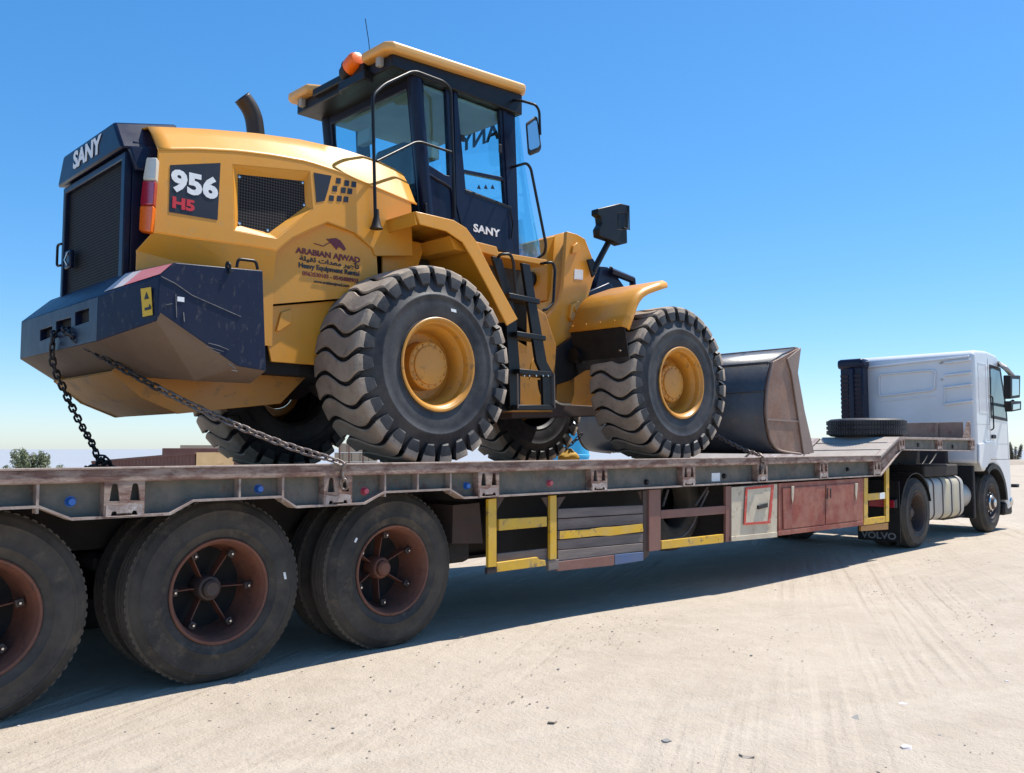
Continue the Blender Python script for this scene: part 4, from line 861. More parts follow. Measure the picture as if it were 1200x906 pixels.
for q, mt in ((((124, 341), (150, 325), (201, 310.5), (187, 323)), 'tape_red'),):
    pts = [V['A1']*(1-t) + V['A2']*t for t in (.05, .38, .62, .98)]; pt2 = [V['T1']*(1-t) + V['A3']*t for t in (.05, .38, .62, .98)]
    pts = [a + (b - a)*.12 + n3*.004 for a, b in zip(pts, pt2)]; pt2 = [a + (b - a)*.85 + n3*.004 for a, b in zip(pts, pt2)]
    for k, mt in enumerate(('tape_white', 'tape_red', 'tape_red')):
        plate('reflective_tape', [pts[k], pts[k+1], pt2[k+1], pt2[k]], n3*.002, mt, cw, 0)
for a, b in ((264.5, 318.5), (278, 311)): pass
tube('lifting_eye', fillet([P(277.5, 313, .52), P(279, 303.5, .52), P(300, 306, .52), P(302, 316, .52)], .03), .011, 'black_steel', cw, 8)
tube('lifting_eye', fillet([P(265, 316, .47), P(266, 307, .47), P(269.5, 309.5, .44), P(269, 320, .44)], .02), .010, 'black_steel', cw, 8)
qp('serial_plate', [(208, 347.5), (216, 348.5), (216, 354), (208, 353)], .446, .003, 'decal_white', cw, 0)
for pts, r in (([(189, 324), (205, 332), (225, 346), (250, 357), (282, 371)], .0035), ([(206, 345), (207, 372)], .003), ([(244, 402), (256, 405), (268, 410)], .003), ([(242, 406), (262, 412)], .002), ([(246, 410), (258, 414)], .002), ([(268, 426), (276, 432), (271, 434), (278, 435)], .003), ([(215, 366), (216, 377)], .004), ([(195, 357), (202, 356)], .003)):
    tube('scratch', [P(a, b, .447) for a, b in pts], r, 'scuff', cw, 4)
# ---- rear frame below
both(lambda m: plate('rear_frame_plate', [m(P(a, b, 1.18)) for a, b in ((130, 436), (165, 466), (209, 485), (329, 473), (372, 428), (372, 380), (200, 380))], (0, .03 if m((0,0,0))[1] == 0 else -.03, 0), 'frame_yellow', loader))
q = [P(a, b, 1.21) for a, b in ((130, 436), (165, 464), (209, 483), (329, 471))]
bm = bmesh.new(); grid(bm, [q, [mir(p) for p in q]]); finish('belly_plate', bm, 'frame_yellow', loader, solid=.02)
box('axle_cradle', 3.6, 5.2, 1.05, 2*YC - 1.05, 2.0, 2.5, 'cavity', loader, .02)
box('transmission', 3.7, 6.3, 1.15, 2*YC - 1.15, 2.35, 3.25, 'under_black', loader, .03)
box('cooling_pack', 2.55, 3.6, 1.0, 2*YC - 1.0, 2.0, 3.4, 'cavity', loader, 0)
tube('drive_shaft', [(4.5, YC, 2.05), (7.8, YC - .05, 2.05)], .07, 'under_black', loader, 10)
# exhaust
ex = smoothpath([P(301, 168, YC), P(299, 150, YC), P(297, 138, YC), P(292, 126, YC), P(283.5, 114, YC)], 5)
bm = bmesh.new(); tb(bm, ex, .072, 16, caps=False); eo = finish('exhaust_stack', bm, 'exhaust', loader, smooth=True, auto=70, solid=.006)
d_ = (ex[-1] - ex[-2]).normalized(); disc('exhaust_bore', [(0, 0), (.068, .001)], ex[-1] - d_*.05, 'cavity', eo, d_, 16)
plate('hood_grip', [P(438, 196, 1.0), P(458, 205, 1.0), P(458, 211, 1.0), P(438, 202, 1.0)], (0, .03, 0), 'black_plastic', loader)
# ---- decals on the hood
yD = S - .003
dp = plate('number_decal', [P(a, b, yD) for a, b in ((199.5, 193.5), (258.5, 191), (255, 258), (198, 248.5))], (0, .002, 0), 'decal_black', loader, 0)
def stext(s, px, py, hpx, m, par, sx=1.0, bold=0, shear=0, y=yD - .002, name='lettering', rot=0.0):
    c = P(px, py, y); k = (P(px, py - hpx/2, y) - P(px, py + hpx/2, y)).length / .70
    return text(name, s, k, c, ROT_SIDE @ Matrix.Rotation(rot, 4, 'Z'), m, par, sx=sx, bold=bold, shear=shear)
stext('956', 228.5, 217.5, 23, 'decal_white', dp, sx=1.13, bold=.009)
stext('H5', 215, 240, 12, 'decal_red', dp, sx=1.3, bold=.005)
plate('dash_decal', [P(a, b, yD) for a, b in ((367.7, 202.2), (388.6, 206), (384.2, 223.4), (380.5, 235.5), (371, 237.3))], (0, .002, 0), 'decal_black', loader, 0)
for a, b in ((935, 310), (977, 322), (1013, 328), (917, 350), (960, 358), (993, 363), (900, 398), (940, 400), (973, 404)):
    cx, cy = 180 + a/4.315, 140 + b/4.315
    plate('dash_decal', [P(cx - 2.4, cy - 3.6, yD), P(cx + 3, cy - 2.8, yD), P(cx + 2.4, cy + 3.6, yD), P(cx - 3, cy + 3.2, yD)], (0, .002, 0), 'decal_black', loader, 0)
RT = Matrix.Rotation(math.atan2(tp1.y - tp0.y, tp1.x - tp0.x), 4, 'Z')
lp = tp0 + tn*.004 if tn.y < 0 else tp0 - tn*.004
def ptext(s, px, py, hpx, m, sx=1.0, bold=0.0):
    c = lift(px, py, lp, tn); k = (lift(px, py - hpx/2, lp, tn) - lift(px, py + hpx/2, lp, tn)).length / .70
    return text('lettering', s, k, c, RT @ ROT_SIDE, m, loader, sx=sx, bold=bold)
ptext('ARABIAN AJWAD', 385.5, 299.5, 6.4, 'decal_maroon', sx=1.16, bold=.0022)
AR = ''.join(chr(c) for c in (0xFE97, 0xFE84, 0xFE9F, 0xFEF4, 0xFEAE, 0x20, 0xFEE3, 0xFECC, 0xFEAA, 0xFE8D, 0xFE95, 0x20, 0xFE9B, 0xFED8, 0xFEF4, 0xFEE0, 0xFE94))[::-1]
ptext(AR, 387, 308, 5, 'decal_black', sx=1.5, bold=.0015)
ptext('Heavy Equipment Rental', 386.5, 316, 5.6, 'decal_black', sx=1.0, bold=.002)
ptext('0563530103 - 0545888903', 388, 325, 4.6, 'decal_maroon', sx=1.02, bold=.001)
ptext('www.arabianajwad.com', 389, 332.5, 3.4, 'decal_black', sx=1.0, bold=.0008)
hp = [(384, 280.5), (388, 279.5), (394, 279), (399, 282), (403, 287.5), (405.5, 292), (403, 294), (399.5, 291), (396.5, 289.5), (394.5, 293), (391, 289), (387.5, 285)]
plate('horse_emblem', [lift(a, b, lp, tn) for a, b in hp], tn*.001, 'decal_maroon', loader, 0)
for pts in ([(368, 285.5), (374, 287), (379, 288.5), (384, 285.5), (388, 284)], [(383, 280), (386, 283), (390, 284.5)]):
    tube('horse_emblem_tail', smoothpath([lift(a, b, lp, tn) for a, b in pts], 4), .004, 'decal_maroon', loader, 4)
# ---- rear fenders
ft_px = [(487, 247.5), (511, 253), (532, 258), (546.5, 267), (559, 283.8), (575.8, 317), (607, 374)]
fb_px = [(492.5, 263), (523.7, 271), (542.5, 284), (555, 304.6), (575.8, 344), (594.6, 381.7)]
def fender(m):
    sg = 1 if m((0, 0, 0))[1] == 0 else -1
    e = empty('rear_fender', m(P(540, 300, .46)), loader)
    yF = .46; T = [P(a, b, yF) for a, b in ft_px]; B = [P(a, b, yF) for a, b in fb_px]
    plate('skirt', [m(p) for p in T + B[::-1]], (0, sg*.02, 0), 'loader_yellow', e, .006)
    Ti = [Vector((p.x, 1.2, p.z + .0)) for p in T]
    bm = bmesh.new(); grid(bm, [[m(p + Vector((0, .021, -.006))) for p in T], [m(p + Vector((0, 0, -.006))) for p in Ti]]); finish('top_plate', bm, 'loader_yellow', e, solid=.012)
    r0 = T[0]; a0 = Vector((r0.x - .0, yF + .021, r0.z)); a1 = Vector((r0.x + .02, 1.12, r0.z - .01))
    plate('rear_lip', [m(a0), m(a1), m(a1 + Vector((0, 0, -.09))), m(a0 + Vector((0.02, 0, -.10)))], (.02, 0, 0), 'loader_yellow', e, .004)
    plate('stay', [m(Vector((r0.x + .03, .95, r0.z - .10))), m(Vector((r0.x + .5, .95, r0.z - .10))), m(Vector((r0.x + .3, .95, 2.7))), m(Vector((r0.x + .05, .95, 2.7)))], (0, sg*.02, 0), 'loader_yellow', e, .004)
    plate('inner_wall', [m(Vector((r0.x + .03, 1.16, r0.z - .02))), m(Vector((5.35, 1.16, 3.25))), m(Vector((5.6, 1.16, 2.5))), m(Vector((5.0, 1.16, 2.9))), m(Vector((4.0, 1.16, 2.9)))], (0, sg*.02, 0), 'frame_yellow', e, .004)
    plate('tie_block', [m(P(a, b, .55)) for a, b in ((527, 276), (543, 286), (548, 295), (533, 292))], (0, sg*.5, 0), 'loader_yellow', e, .004)
both(fender)
# ---- cab
CY, CYL = 1.05, 2*YC - 1.05
cabL = empty('operator_cab', (5.4, YC, 3.35), loader)
def L2(px, py): p = P(px, py, CY); return p
outer = [L2(a, b) for a, b in ((484, 79), (603, 115), (609, 301), (560, 288), (530, 262), (499, 252))]
qwin = [L2(a, b) for a, b in ((496.5, 92), (519, 100), (523, 104), (527, 206), (522, 205), (501, 192), (499, 188))]
dwin1 = [L2(a, b) for a, b in ((536, 101.5), (585, 113.5), (590.2, 207.5), (542, 198))]
dwin2 = [L2(a, b) for a, b in ((542.6, 202), (590.6, 211.8), (592.5, 239), (543.6, 220))]
def cab_side(m):
    sg = 1 if m((0, 0, 0))[1] == 0 else -1
    bm = bmesh.new(); holed(bm, [m(p) for p in outer], [[m(p) for p in q] for q in (qwin, dwin1, dwin2)], (0, sg*.05, 0)); finish('side_frame', bm, 'navy', cabL, .006)
    for q in (qwin, dwin1, dwin2):
        c = sum(q, Vector()) / len(q); plate('window_pane', [m(c + (p - c)*1.03 + Vector((0, .022, 0))) for p in q], (0, sg*.006, 0), 'cab_glass', cabL, 0)
    # door furniture, 4 mm proud
    bm = bmesh.new(); o = [L2(a, b) for a, b in ((530.5, 92), (592, 108), (597.5, 246), (600, 297), (562, 287), (541, 268), (534, 240))]
    for q in o: q.y -= .012
    i = [L2(a, b) for a, b in ((533.5, 97), (588, 111), (594.5, 243), (545, 223))]
    for q in i: q.y -= .012
    holed(bm, [m(p) for p in o], [[m(p) for p in i]], (0, sg*.010, 0)); dr = finish('door', bm, 'navy', cabL, .003)
    tube('door_handle', fillet([m(L2(595, 247) + Vector((0, -.03, 0))), m(L2(598, 262) + Vector((0, -.04, 0))), m(L2(597, 280) + Vector((0, -.03, 0)))], .04), .010, 'black_steel', dr, 6)
    plate('latch', [m(L2(a, b) + Vector((0, -.018, 0))) for a, b in ((539, 158), (543, 159), (543, 167), (539, 166))], (0, sg*.012, 0), 'black_plastic', dr)
    plate('latch', [m(L2(a, b) + Vector((0, -.018, 0))) for a, b in ((583.5, 169), (587, 170), (587, 180), (583.5, 179))], (0, sg*.012, 0), 'black_plastic', dr)
    plate('sill_trim', [m(L2(a, b) + Vector((0, -.016, 0))) for a, b in ((544, 222), (599, 243), (599, 246), (544, 226))], (0, sg*.01, 0), 'black_steel', dr)
    # rear quarter moulding
    tube('quarter_moulding', smoothpath([m(L2(a, b) + Vector((0, -.008, 0))) for a, b in ((501, 204), (512, 211), (524, 218), (529, 226), (531, 262))], 4), .012, 'navy', cabL, 6)
    if sg == 1:
        c = L2(569, 271); c.y -= .0145; k = (L2(569, 267) - L2(569, 275.5)).length / .7
        text('door_lettering', 'SANY', k, c, ROT_SIDE, 'decal_white', dr, sx=1.35, bold=.003)
        for px in (563, 571, 579):
            plate('safety_sticker', [L2(px - 2.4, 220.5) + Vector((0, .02, 0)), L2(px + 2.4, 221.5) + Vector((0, .02, 0)), L2(px, 215.5) + Vector((0, .02, 0))], (0, .001, 0), 'decal_black', dr, 0)
both(cab_side)
# rear frame
XB = outer[0].x; XBb = outer[-1].x; ZT = outer[0].z; ZB = 3.42
def rf(y, z): return Vector((XB + (XBb - XB)*(ZT - z)/(ZT - outer[-1].z) - .0, y, z))
bm = bmesh.new(); holed(bm, [rf(CY + .052, ZB), rf(CYL - .052, ZB), rf(CYL - .052, ZT), rf(CY + .052, ZT)], [[rf(CY + .12, 3.62), rf(CYL - .12, 3.62), rf(CYL - .12, ZT - .16), rf(CY + .12, ZT - .16)]], (.05, 0, 0)); finish('rear_frame', bm, 'navy', cabL, .006)
plate('window_pane', [rf(CY + .10, 3.6) + Vector((.02, 0, 0)), rf(CYL - .10, 3.6) + Vector((.02, 0, 0)), rf(CYL - .10, ZT - .14) + Vector((.02, 0, 0)), rf(CY + .10, ZT - .14) + Vector((.02, 0, 0))], (.006, 0, 0), 'cab_glass', cabL, 0)
tb_ = bmesh.new(); tb(tb_, [rf(CY + .01, ZB - .1) + Vector((.03, .02, 0)), rf(CY + .01, ZT) + Vector((.03, .02, 0))], .065, 12); finish('corner_post', tb_, 'navy', cabL, smooth=True, auto=60)
tb_ = bmesh.new(); tb(tb_, [rf(CYL - .01, ZB - .1) + Vector((.03, -.02, 0)), rf(CYL - .01, ZT) + Vector((.03, -.02, 0))], .065, 12); finish('corner_post', tb_, 'navy', cabL, smooth=True, auto=60)
# wrap-round windscreen: side return, rounded corner, bowed front
XF0, XF1 = outer[1].x, outer[2].x; ZF0, ZF1 = outer[1].z, outer[2].z
rows = []
for k in range(9):
    t = k/8; z = ZF0 + (ZF1 - ZF0)*t; xb = XF0 + (XF1 - XF0)*t - .02
    xg = interp([(0, P(611, 122, CY + .03).x), (.35, P(618, 180, CY + .03).x), (.7, P(629, 240, CY + .03).x), (.92, P(638, 285, CY + .03).x), (1, P(638, 300, CY + .03).x)], t)
    h = [Vector((xb, CY + .012, z)), Vector(((xb + xg)/2, CY + .02, z)), Vector((xg - .05, CY + .035, z)), Vector((xg - .01, CY + .07, z)), Vector((xg + .02, CY + .14, z)), Vector((xg + .06, CY + .35, z)), Vector((xg + .08, YC, z))]
    rows.append(h + [mir(p) for p in h[-2::-1]])
bm = bmesh.new(); grid(bm, rows); finish('windscreen', bm, 'cab_glass', cabL, smooth=True, auto=70, solid=.006)
c = PX(567, 160, XF0 + .13); text('windscreen_lettering', 'SANY', .24, (c.x, c.y, c.z), Matrix.Rotation(R(90), 4, 'Z') @ Matrix.Rotation(R(90), 4, 'X'), 'decal_black', cabL, sx=1.2, bold=.008)
# cab floor, base, lining, interior
plate('cab_base', [Vector((XBb + .02, CY + .06, 3.30)), Vector((6.15, CY + .06, 3.30)), Vector((6.15, CYL - .06, 3.30)), Vector((XBb + .02, CYL - .06, 3.30))], (0, 0, .12), 'navy', cabL)
box('lower_rear_panel', XBb - .03, XBb + .05, CY - .03, CYL + .03, 3.15, 3.62, 'black_steel', cabL, .01)
box('headlining', XB + .06, XF0 - .02, CY + .055, CYL - .055, 4.70, 4.73, 'cab_lining', cabL, 0)
box('rear_work_lamp', XB + .10, XB + .18, 1.85, 2.05, 4.38, 4.52, 'cab_lining', cabL, .01)
st = empty('driver_seat', (5.3, YC, 3.42), cabL)
box('cushion', 5.10, 5.58, YC - .25, YC + .25, 3.72, 3.86, 'black_plastic', st, .04); box('backrest', 5.0, 5.14, YC - .24, YC + .24, 3.86, 4.36, 'black_plastic', st, .05); box('pedestal', 5.15, 5.5, YC - .2, YC + .2, 3.425, 3.715, 'black_plastic', st, .02)
box('console', 5.0, 5.7, CY + .1, CY + .28, 3.43, 3.82, 'black_plastic', cabL, .03)
tube('steering_column', [(6.0, YC, 3.45), (5.78, YC, 3.98)], .05, 'black_plastic', cabL, 8)
bm = bmesh.new(); tb(bm, [Vector((5.77, YC, 4.0)) + Matrix.Rotation(R(-25), 3, 'Y') @ Vector((.2*math.cos(t), .2*math.sin(t), 0)) for t in [2*math.pi*k/24 for k in range(24)]], .016, 6, closed=True); finish('steering_wheel', bm, 'black_plastic', cabL, smooth=True)
box('interior_lamp', 5.02, 5.12, CY + .10, CY + .3, 4.10, 4.26, 'paper', cabL, .01)
# roof
RZ0 = P(469, 49, .93).z - .02; RZ1 = P(623, 100, .93).z - .01; RX0_, RX1_ = P(452, 55, .93).x + .02, P(623, 100, .93).x
def roofz(x): return RZ0 + (RZ1 - RZ0)*(x - RX0_)/(RX1_ - RX0_)
plan = [(RX0_, .99), (RX0_ + .06, .93), (RX1_ - .08, .93), (RX1_, 1.02), (RX1_ + .03, YC), (RX1_, 2*YC - 1.02), (RX1_ - .08, 2*YC - .93), (RX0_ + .06, 2*YC - .93), (RX0_, 2*YC - .99), (RX0_, 2*YC - 1.33), (RX0_ + .20, 2*YC - 1.42), (RX0_ + .20, 1.42), (RX0_, 1.33)]
bm = bmesh.new(); ext(bm, [Vector((x, y, roofz(x) - .075)) for x, y in plan], (0, 0, .085)); roof = finish('roof', bm, 'roof_yellow', cabL, .03, seg=4)
bm = bmesh.new(); pl2 = [(RX0_ + .10, 1.0), (RX1_ - .06, 1.0), (RX1_ - .06, 2*YC - 1.0), (RX0_ + .10, 2*YC - 1.0)]
hexa(bm, [Vector((x, y, 4.735)) for x, y in pl2], [Vector((x, y, roofz(x) - .078)) for x, y in pl2]); finish('roof_frame', bm, 'black_steel', cabL, .012)
box('rear_roof_rail', RX0_ + .05, RX0_ + .2, 1.36, 2*YC - 1.36, 4.80, roofz(RX0_) - .05, 'black_steel', cabL, .01)
for y in (1.10, 2*YC - 1.18): box('roof_lamp', RX0_ + .05, RX0_ + .11, y + .02, y + .08, 4.77, 4.88, 'cab_lining', cabL, .012)
bc = PX(411, 80, RX0_ + .06); be = empty('beacon', bc, cabL)
bd = Vector((-.12, -.95, .30)).normalized()
disc('beacon_base', [(0, -.12), (.06, -.12), (.075, -.09), (.075, -.02), (.09, -.015), (.09, 0)], bc, 'black_plastic', be, bd, 20)
disc('beacon_lens', [(.085, .001), (.088, .02), (.080, .12), (.06, .15), (0, .16)], bc, 'lamp_orange', be, bd, 20)
tube('beacon_arm', fillet([bc + bd*-.1, bc + bd*-.2 + Vector((0, 0, -.02)), bc + bd*-.19 + Vector((0, 0, -.12)), bc + bd*-.02 + Vector((0, 0, -.13))], .04), .025, 'black_steel', be, 8)
box('beacon_bracket', bc.x - .05, bc.x + .06, bc.y - .28, bc.y + .12, bc.z - .20, bc.z - .11, 'black_steel', be, .01)
aw = PX(434, 68, RX0_ + .2); tube('antenna', [aw, PX(432, 48, RX0_ + .2), PX(428, 22, RX0_ + .2)], .004, 'black_steel', cabL, 5); box('antenna_foot', aw.x - .03, aw.x + .03, aw.y - .03, aw.y + .03, aw.z - .06, aw.z + .01, 'black_plastic', cabL, .01)
# ---- handrails and mirror
yh = .62
r1 = [P(440, 262, .80), P(436.5, 112, .80), P(450, 99, .84), P(481, 84.5, .93), P(488, 84, .93), P(520, 96, .93), P(528, 104, .93), P(533, 255, .93)]
hr = tube('handrail', fillet(r1, .07), .014, 'black_steel', loader, 8)
tube('handrail_cross_bar', fillet([P(441.5, 189, .80), P(486, 167, .93), P(493, 166.5, .93), P(529, 178.5, .93)], .05), .012, 'black_steel', loader, 8)
disc('handrail_boot', [(.02, .16), (.024, .10), (.04, .03), (.055, 0), (0, 0)], P(441, 264, .80) - Vector((0, 0, .03)), 'black_plastic', loader, (0, 0, 1), 14)
tube('front_handrail', fillet([P(600, 196, CY), P(607, 194, .9), P(617, 191, .85), P(622, 197, .85), P(640, 288, .85), P(638, 297, .9), P(630, 303, CY)], .05), .014, 'black_steel', loader, 8)
tube('mirror_arm', fillet([P(598, 118, CY), P(609, 117.5, .9), P(628, 123, .8), P(632, 130, .8), P(633, 158, .8)], .06), .013, 'black_steel', loader, 8)
mo = empty('mirror', P(626, 180, .8), loader)
mpx = [(616, 144), (627, 135.5), (630, 137), (634.5, 172), (632, 176), (621, 180.5), (618.5, 178)]
plate('mirror_shell', [P(a, b, .80) for a, b in mpx], (.05, .05, 0), 'black_plastic', mo, .012)
cM = sum((P(a, b, .797) for a, b in mpx), Vector()) / len(mpx)
plate('mirror_glass', [cM + (P(a, b, .797) - cM)*.78 for a, b in mpx], (0, .001, 0), 'mirror_glass', mo, 0)
# ---- platform, ladder and tank
plate('platform', [P(a, b, .80) for a, b in ((552, 281.5), (582, 289), (584, 295), (641, 304.5), (641, 311), (584, 301), (556, 293))], (0, .5, 0), 'loader_yellow', loader, .006)
ld = empty('ladder', P(628, 480, .55), loader)
qp('stringer', [(612, 308), (621, 310), (641, 424), (650, 440), (650, 479), (637, 479), (636, 440), (629, 424)], .60, .035, 'black_steel', ld, .004)
qp('stringer', [(577.5, 300), (588, 303), (601, 350), (605.5, 378), (610, 440), (610, 478), (598, 478), (596, 420), (592, 350)], .66, .035, 'black_steel', ld, .004)
for a, b, c_, d_, h in ((597, 343, 633, 350.5, 6), (606, 388, 640, 393.5, 6), (609, 432, 648, 436, 6), (606, 474.5, 650, 474.5, 6)):
    plate('step', [P(a, b, .585), P(c_, d_, .585), P(c_, d_ + h, .585), P(a, b + h, .585)], (0, .18, 0), 'black_steel', ld, .006)
for x0 in (606.5, 649.5): tube('side_bar', [P(x0, 438, .578), P(x0 + .6, 478, .578)], .007, 'bucket_edge', ld, 6)
for px in (614, 620, 628, 636, 642): disc('bolt', [(0, -.01), (.008, -.008), (.01, 0)], P(px, 440.5, .583), 'chrome', ld, n=8)
tube('grab_handle', fillet([P(583, 303, .70), P(586, 298, .62), P(598, 297.5, .60), P(601.5, 306, .60), P(605, 350, .60)], .04), .014, 'black_steel', ld, 8)
tube('grab_handle', fillet([P(634, 309, .75), P(640, 308, .62), P(648, 307.5, .60), P(650.5, 316, .60), P(648.5, 355, .60), P(640, 363, .60), P(636, 363.5, .62)], .04), .014, 'black_steel', ld, 8)
plate('hydraulic_tank', [P(a, b, .72) for a, b in ((583, 378), (607, 378), (609, 480), (586, 484))], (0, .4, 0), 'black_steel', loader, .02)
plate('centre_frame', [P(a, b, 1.15) for a, b in ((596, 340), (640, 368), (652, 405), (648, 483), (596, 483))], (0, 1.1, 0), 'frame_yellow', loader, .01)
disc('hinge_drum', [(0, 0), (.26, 0), (.27, .02), (.27, .34), (0, .34)], (6.1, YC, 2.72), 'loader_yellow', loader, (0, 0, 1), 32)
plate('lower_hinge', [P(a, b, 1.2) for a, b in ((600, 470), (700, 476), (700, 488), (600, 490))], (0, 1.0, 0), 'under_brown', loader, .01)
tube('cable', smoothpath([P(640, 455, 1.0), P(646, 466, .95), P(656, 473, .95), P(668, 474, 1.0)]), .012, 'box_white', loader, 6)
tube('cable', smoothpath([P(631, 412, 1.0), P(623, 425, .98), P(620.5, 445, .98)]), .007, 'loader_yellow', loader, 6)
tube('cable', smoothpath([P(632, 445, .9), P(634, 458, .9), P(640, 470, .95)]), .022, 'black_plastic', loader, 6)

# ================================================================== LOADER FRONT FRAME (steered)
def fq(name, pts, y, t, m, par=loader, bevel=.005): return plate(name, [FP(a, b, y) for a, b in pts], (0, t, 0), m, par, bevel, xf=FX)
YT = 1.28; YTL = 2*YC - YT
tower_px = [(664.5, 271), (676.5, 274.5), (685.8, 280), (700, 317), (695, 329), (687, 356), (677, 388), (651.4, 407.5), (646, 408.3), (640, 375), (650, 362), (657, 350), (660, 335)]
def fmir(p): return Vector((p[0], 2*YC - p[1], p[2]))
for m, sg in ((lambda p: p, 1), (fmir, -1)):
    plate('tower_plate', [m(FP(a, b, YT)) for a, b in tower_px], (0, sg*.05, 0), 'loader_yellow', loader, .008, xf=FX)
q = [FP(a, b, YT + .05) for a, b in ((666, 272), (661.5, 335), (658.5, 350), (651, 363), (641, 376), (644, 408))]
bm = bmesh.new(); grid(bm, [[p for p in q], [fmir(p) for p in q]]); finish('tower_back', bm, 'loader_yellow', loader, smooth=True, auto=50, xf=FX, solid=.02)
fq('tower_cheek', [(641, 279), (664, 271.5), (664, 330), (655, 350), (641, 352)], YT + .25, .4, 'loader_yellow')
fq('tower_pin', [(672, 288), (677, 284), (680, 291), (676, 296), (671, 297)], YT - .03, .03, 'loader_yellow')
fq('nameplate', [(673.5, 315.5), (683.5, 316.5), (683, 328), (673, 327)], YT - .004, .004, 'decal_white', loader, 0)
fq('lug_bracket', [(670, 357), (680, 352), (681, 368), (671, 377), (668, 372)], YT - .04, .04, 'loader_yellow')
disc('pin', [(0, -.02), (.03, -.02), (.035, 0)], FP(675.5, 363, YT - .04), 'loader_yellow', loader, n=16, xf=FX)
fq('front_frame', [(640, 408), (690, 375), (760, 400), (760, 480), (700, 482), (650, 470)], YT + .08, .84, 'frame_yellow')
fq('front_frame_side_plate', [(655, 405), (682, 395), (700, 400), (700, 485), (652, 470)], YT + .02, .03, 'frame_yellow')  # outer plate in the same yellow as the frame
fq('hinge_shade_plate', [(641, 409), (652, 409), (678, 391), (690, 392), (690, 432), (668, 446), (650, 452)], YT - .06, .05, 'black_plastic')  # added black plate: hinge shade and dark hoses put in as colour
# work lamp on its arm
wl = empty('work_lamp', FX @ FP(695, 320, YT), loader)
tube('arm', [FP(695, 318, YT - .05), FP(713, 284, YT - .10)], .035, 'black_steel', wl, 8, xf=FX)
fq('foot', [(689, 304), (695, 303), (700, 312), (698, 322), (695, 325)], YT - .07, .03, 'black_steel', wl)
fq('head', [(700.5, 244.5), (727, 238), (737, 240.5), (737, 250), (724, 250), (724, 268), (735, 269), (735.5, 285), (727, 287), (718, 282), (703, 277), (702, 268), (705.5, 262), (704.5, 254), (700.5, 251)], YT - .20, .10, 'black_steel', wl, .010)
fq('lamp_bezel', [(724, 247), (737, 243), (737, 269), (724, 269)], YT - .19, .08, 'black_steel', wl, .01)
tube('lens_guard', [FP(737, 241, YT - .21), FP(737.5, 269, YT - .21)], .007, 'black_steel', wl, 6, xf=FX); tube('lens_guard', [FP(731, 267, YT - .21), FP(738, 269, YT - .21)], .007, 'black_steel', wl, 6, xf=FX)
# bell crank / hydraulic lines behind the fender
fq('bell_crank', [(697, 345), (704, 312), (712, 313), (722, 322), (733, 338), (733, 346)], YT + .35, .3, 'navy')
bm = bmesh.new(); tb(bm, [FP(716, 318, YT + .3), FP(741, 328, YT + .3), FP(742, 345, YT + .3)], .045, 6); finish('hydraulic_pipe', bm, 'navy', loader, xf=FX)
tube('hydraulic_hose', smoothpath([FP(714, 316, YT + .2), FP(716, 313, YT + .2), FP(718, 317, YT + .2)]), .012, 'black_steel', loader, 6, xf=FX)
# front fenders
ff_px = [(782, 337), (774, 339.5), (767, 342), (759, 345), (753, 349), (748.5, 355), (745.5, 362), (741.5, 374), (737, 387)]
def ffender(m):
    sg = 1 if m((0, 0, 0))[1] == 0 else -1; y0, y1 = .40, 1.16
    e = empty('front_fender', FX @ m(FP(740, 390, y0)), loader)
    o = [FP(a, b, y0) for a, b in ff_px]
    cen = Vector((FXC, y0, DECK + .79)); up = [p + (p - cen).normalized()*.045 for p in o]
    ru = [Vector((p.x, y0 + .05, p.z)) + (p - cen).normalized()*.075 for p in o]
    inn = [Vector((p.x, y1, p.z)) + (p - cen).normalized()*.085 for p in o]
    bm = bmesh.new(); grid(bm, [[m(p) for p in r] for r in (o, up, ru, inn)]); finish('fender_shell', bm, 'loader_yellow', e, smooth=True, auto=60, xf=FX, solid=.015)
    last = inn[-1]; la = ru[-1]
    for k in range(4):
        p = la.lerp(last, .1 + .27*k) + Vector((-.012, 0, .06)); disc('bolt', [(0, -.012), (.010, -.008), (.012, 0)], m(p), 'loader_yellow', e, (1, 0, -.3), 8, xf=FX)
    f0 = Vector((la.x + .02, y0 + .02, la.z)); f1 = Vector((last.x + .02, y1, last.z))
    bm = bmesh.new(); hexa(bm, [m(p) for p in (f0, f1, f1 + Vector((.06, 0, -.30)), f0 + Vector((.06, 0, -.30)))], [m(p + Vector((.012, 0, .003))) for p in (f0, f1, f1 + Vector((.06, 0, -.30)), f0 + Vector((.06, 0, -.30)))]); fl = finish('mud_flap', bm, 'black_plastic', e, .003, xf=FX)
    bm = bmesh.new(); hexa(bm, [m(p) for p in (f0 + Vector((.06, 0, -.29)), f1 + Vector((.06, 0, -.29)), f1 + Vector((.10, 0, -.40)), f0 + Vector((.10, 0, -.38)))], [m(p) for p in (f0 + Vector((.075, 0, -.29)), f1 + Vector((.075, 0, -.29)), f1 + Vector((.115, 0, -.40)), f0 + Vector((.115, 0, -.38)))]); finish('flap_lip', bm, 'rubber', e, .003, xf=FX)
    for k in (.12, .9): disc('flap_bolt', [(0, -.012), (.012, -.010), (.016, 0)], m(f0.lerp(f1, k) + Vector((.035, 0, -.23))), 'chrome', e, (1, 0, 0), 8, xf=FX)
ffender(lambda p: p); ffender(fmir)
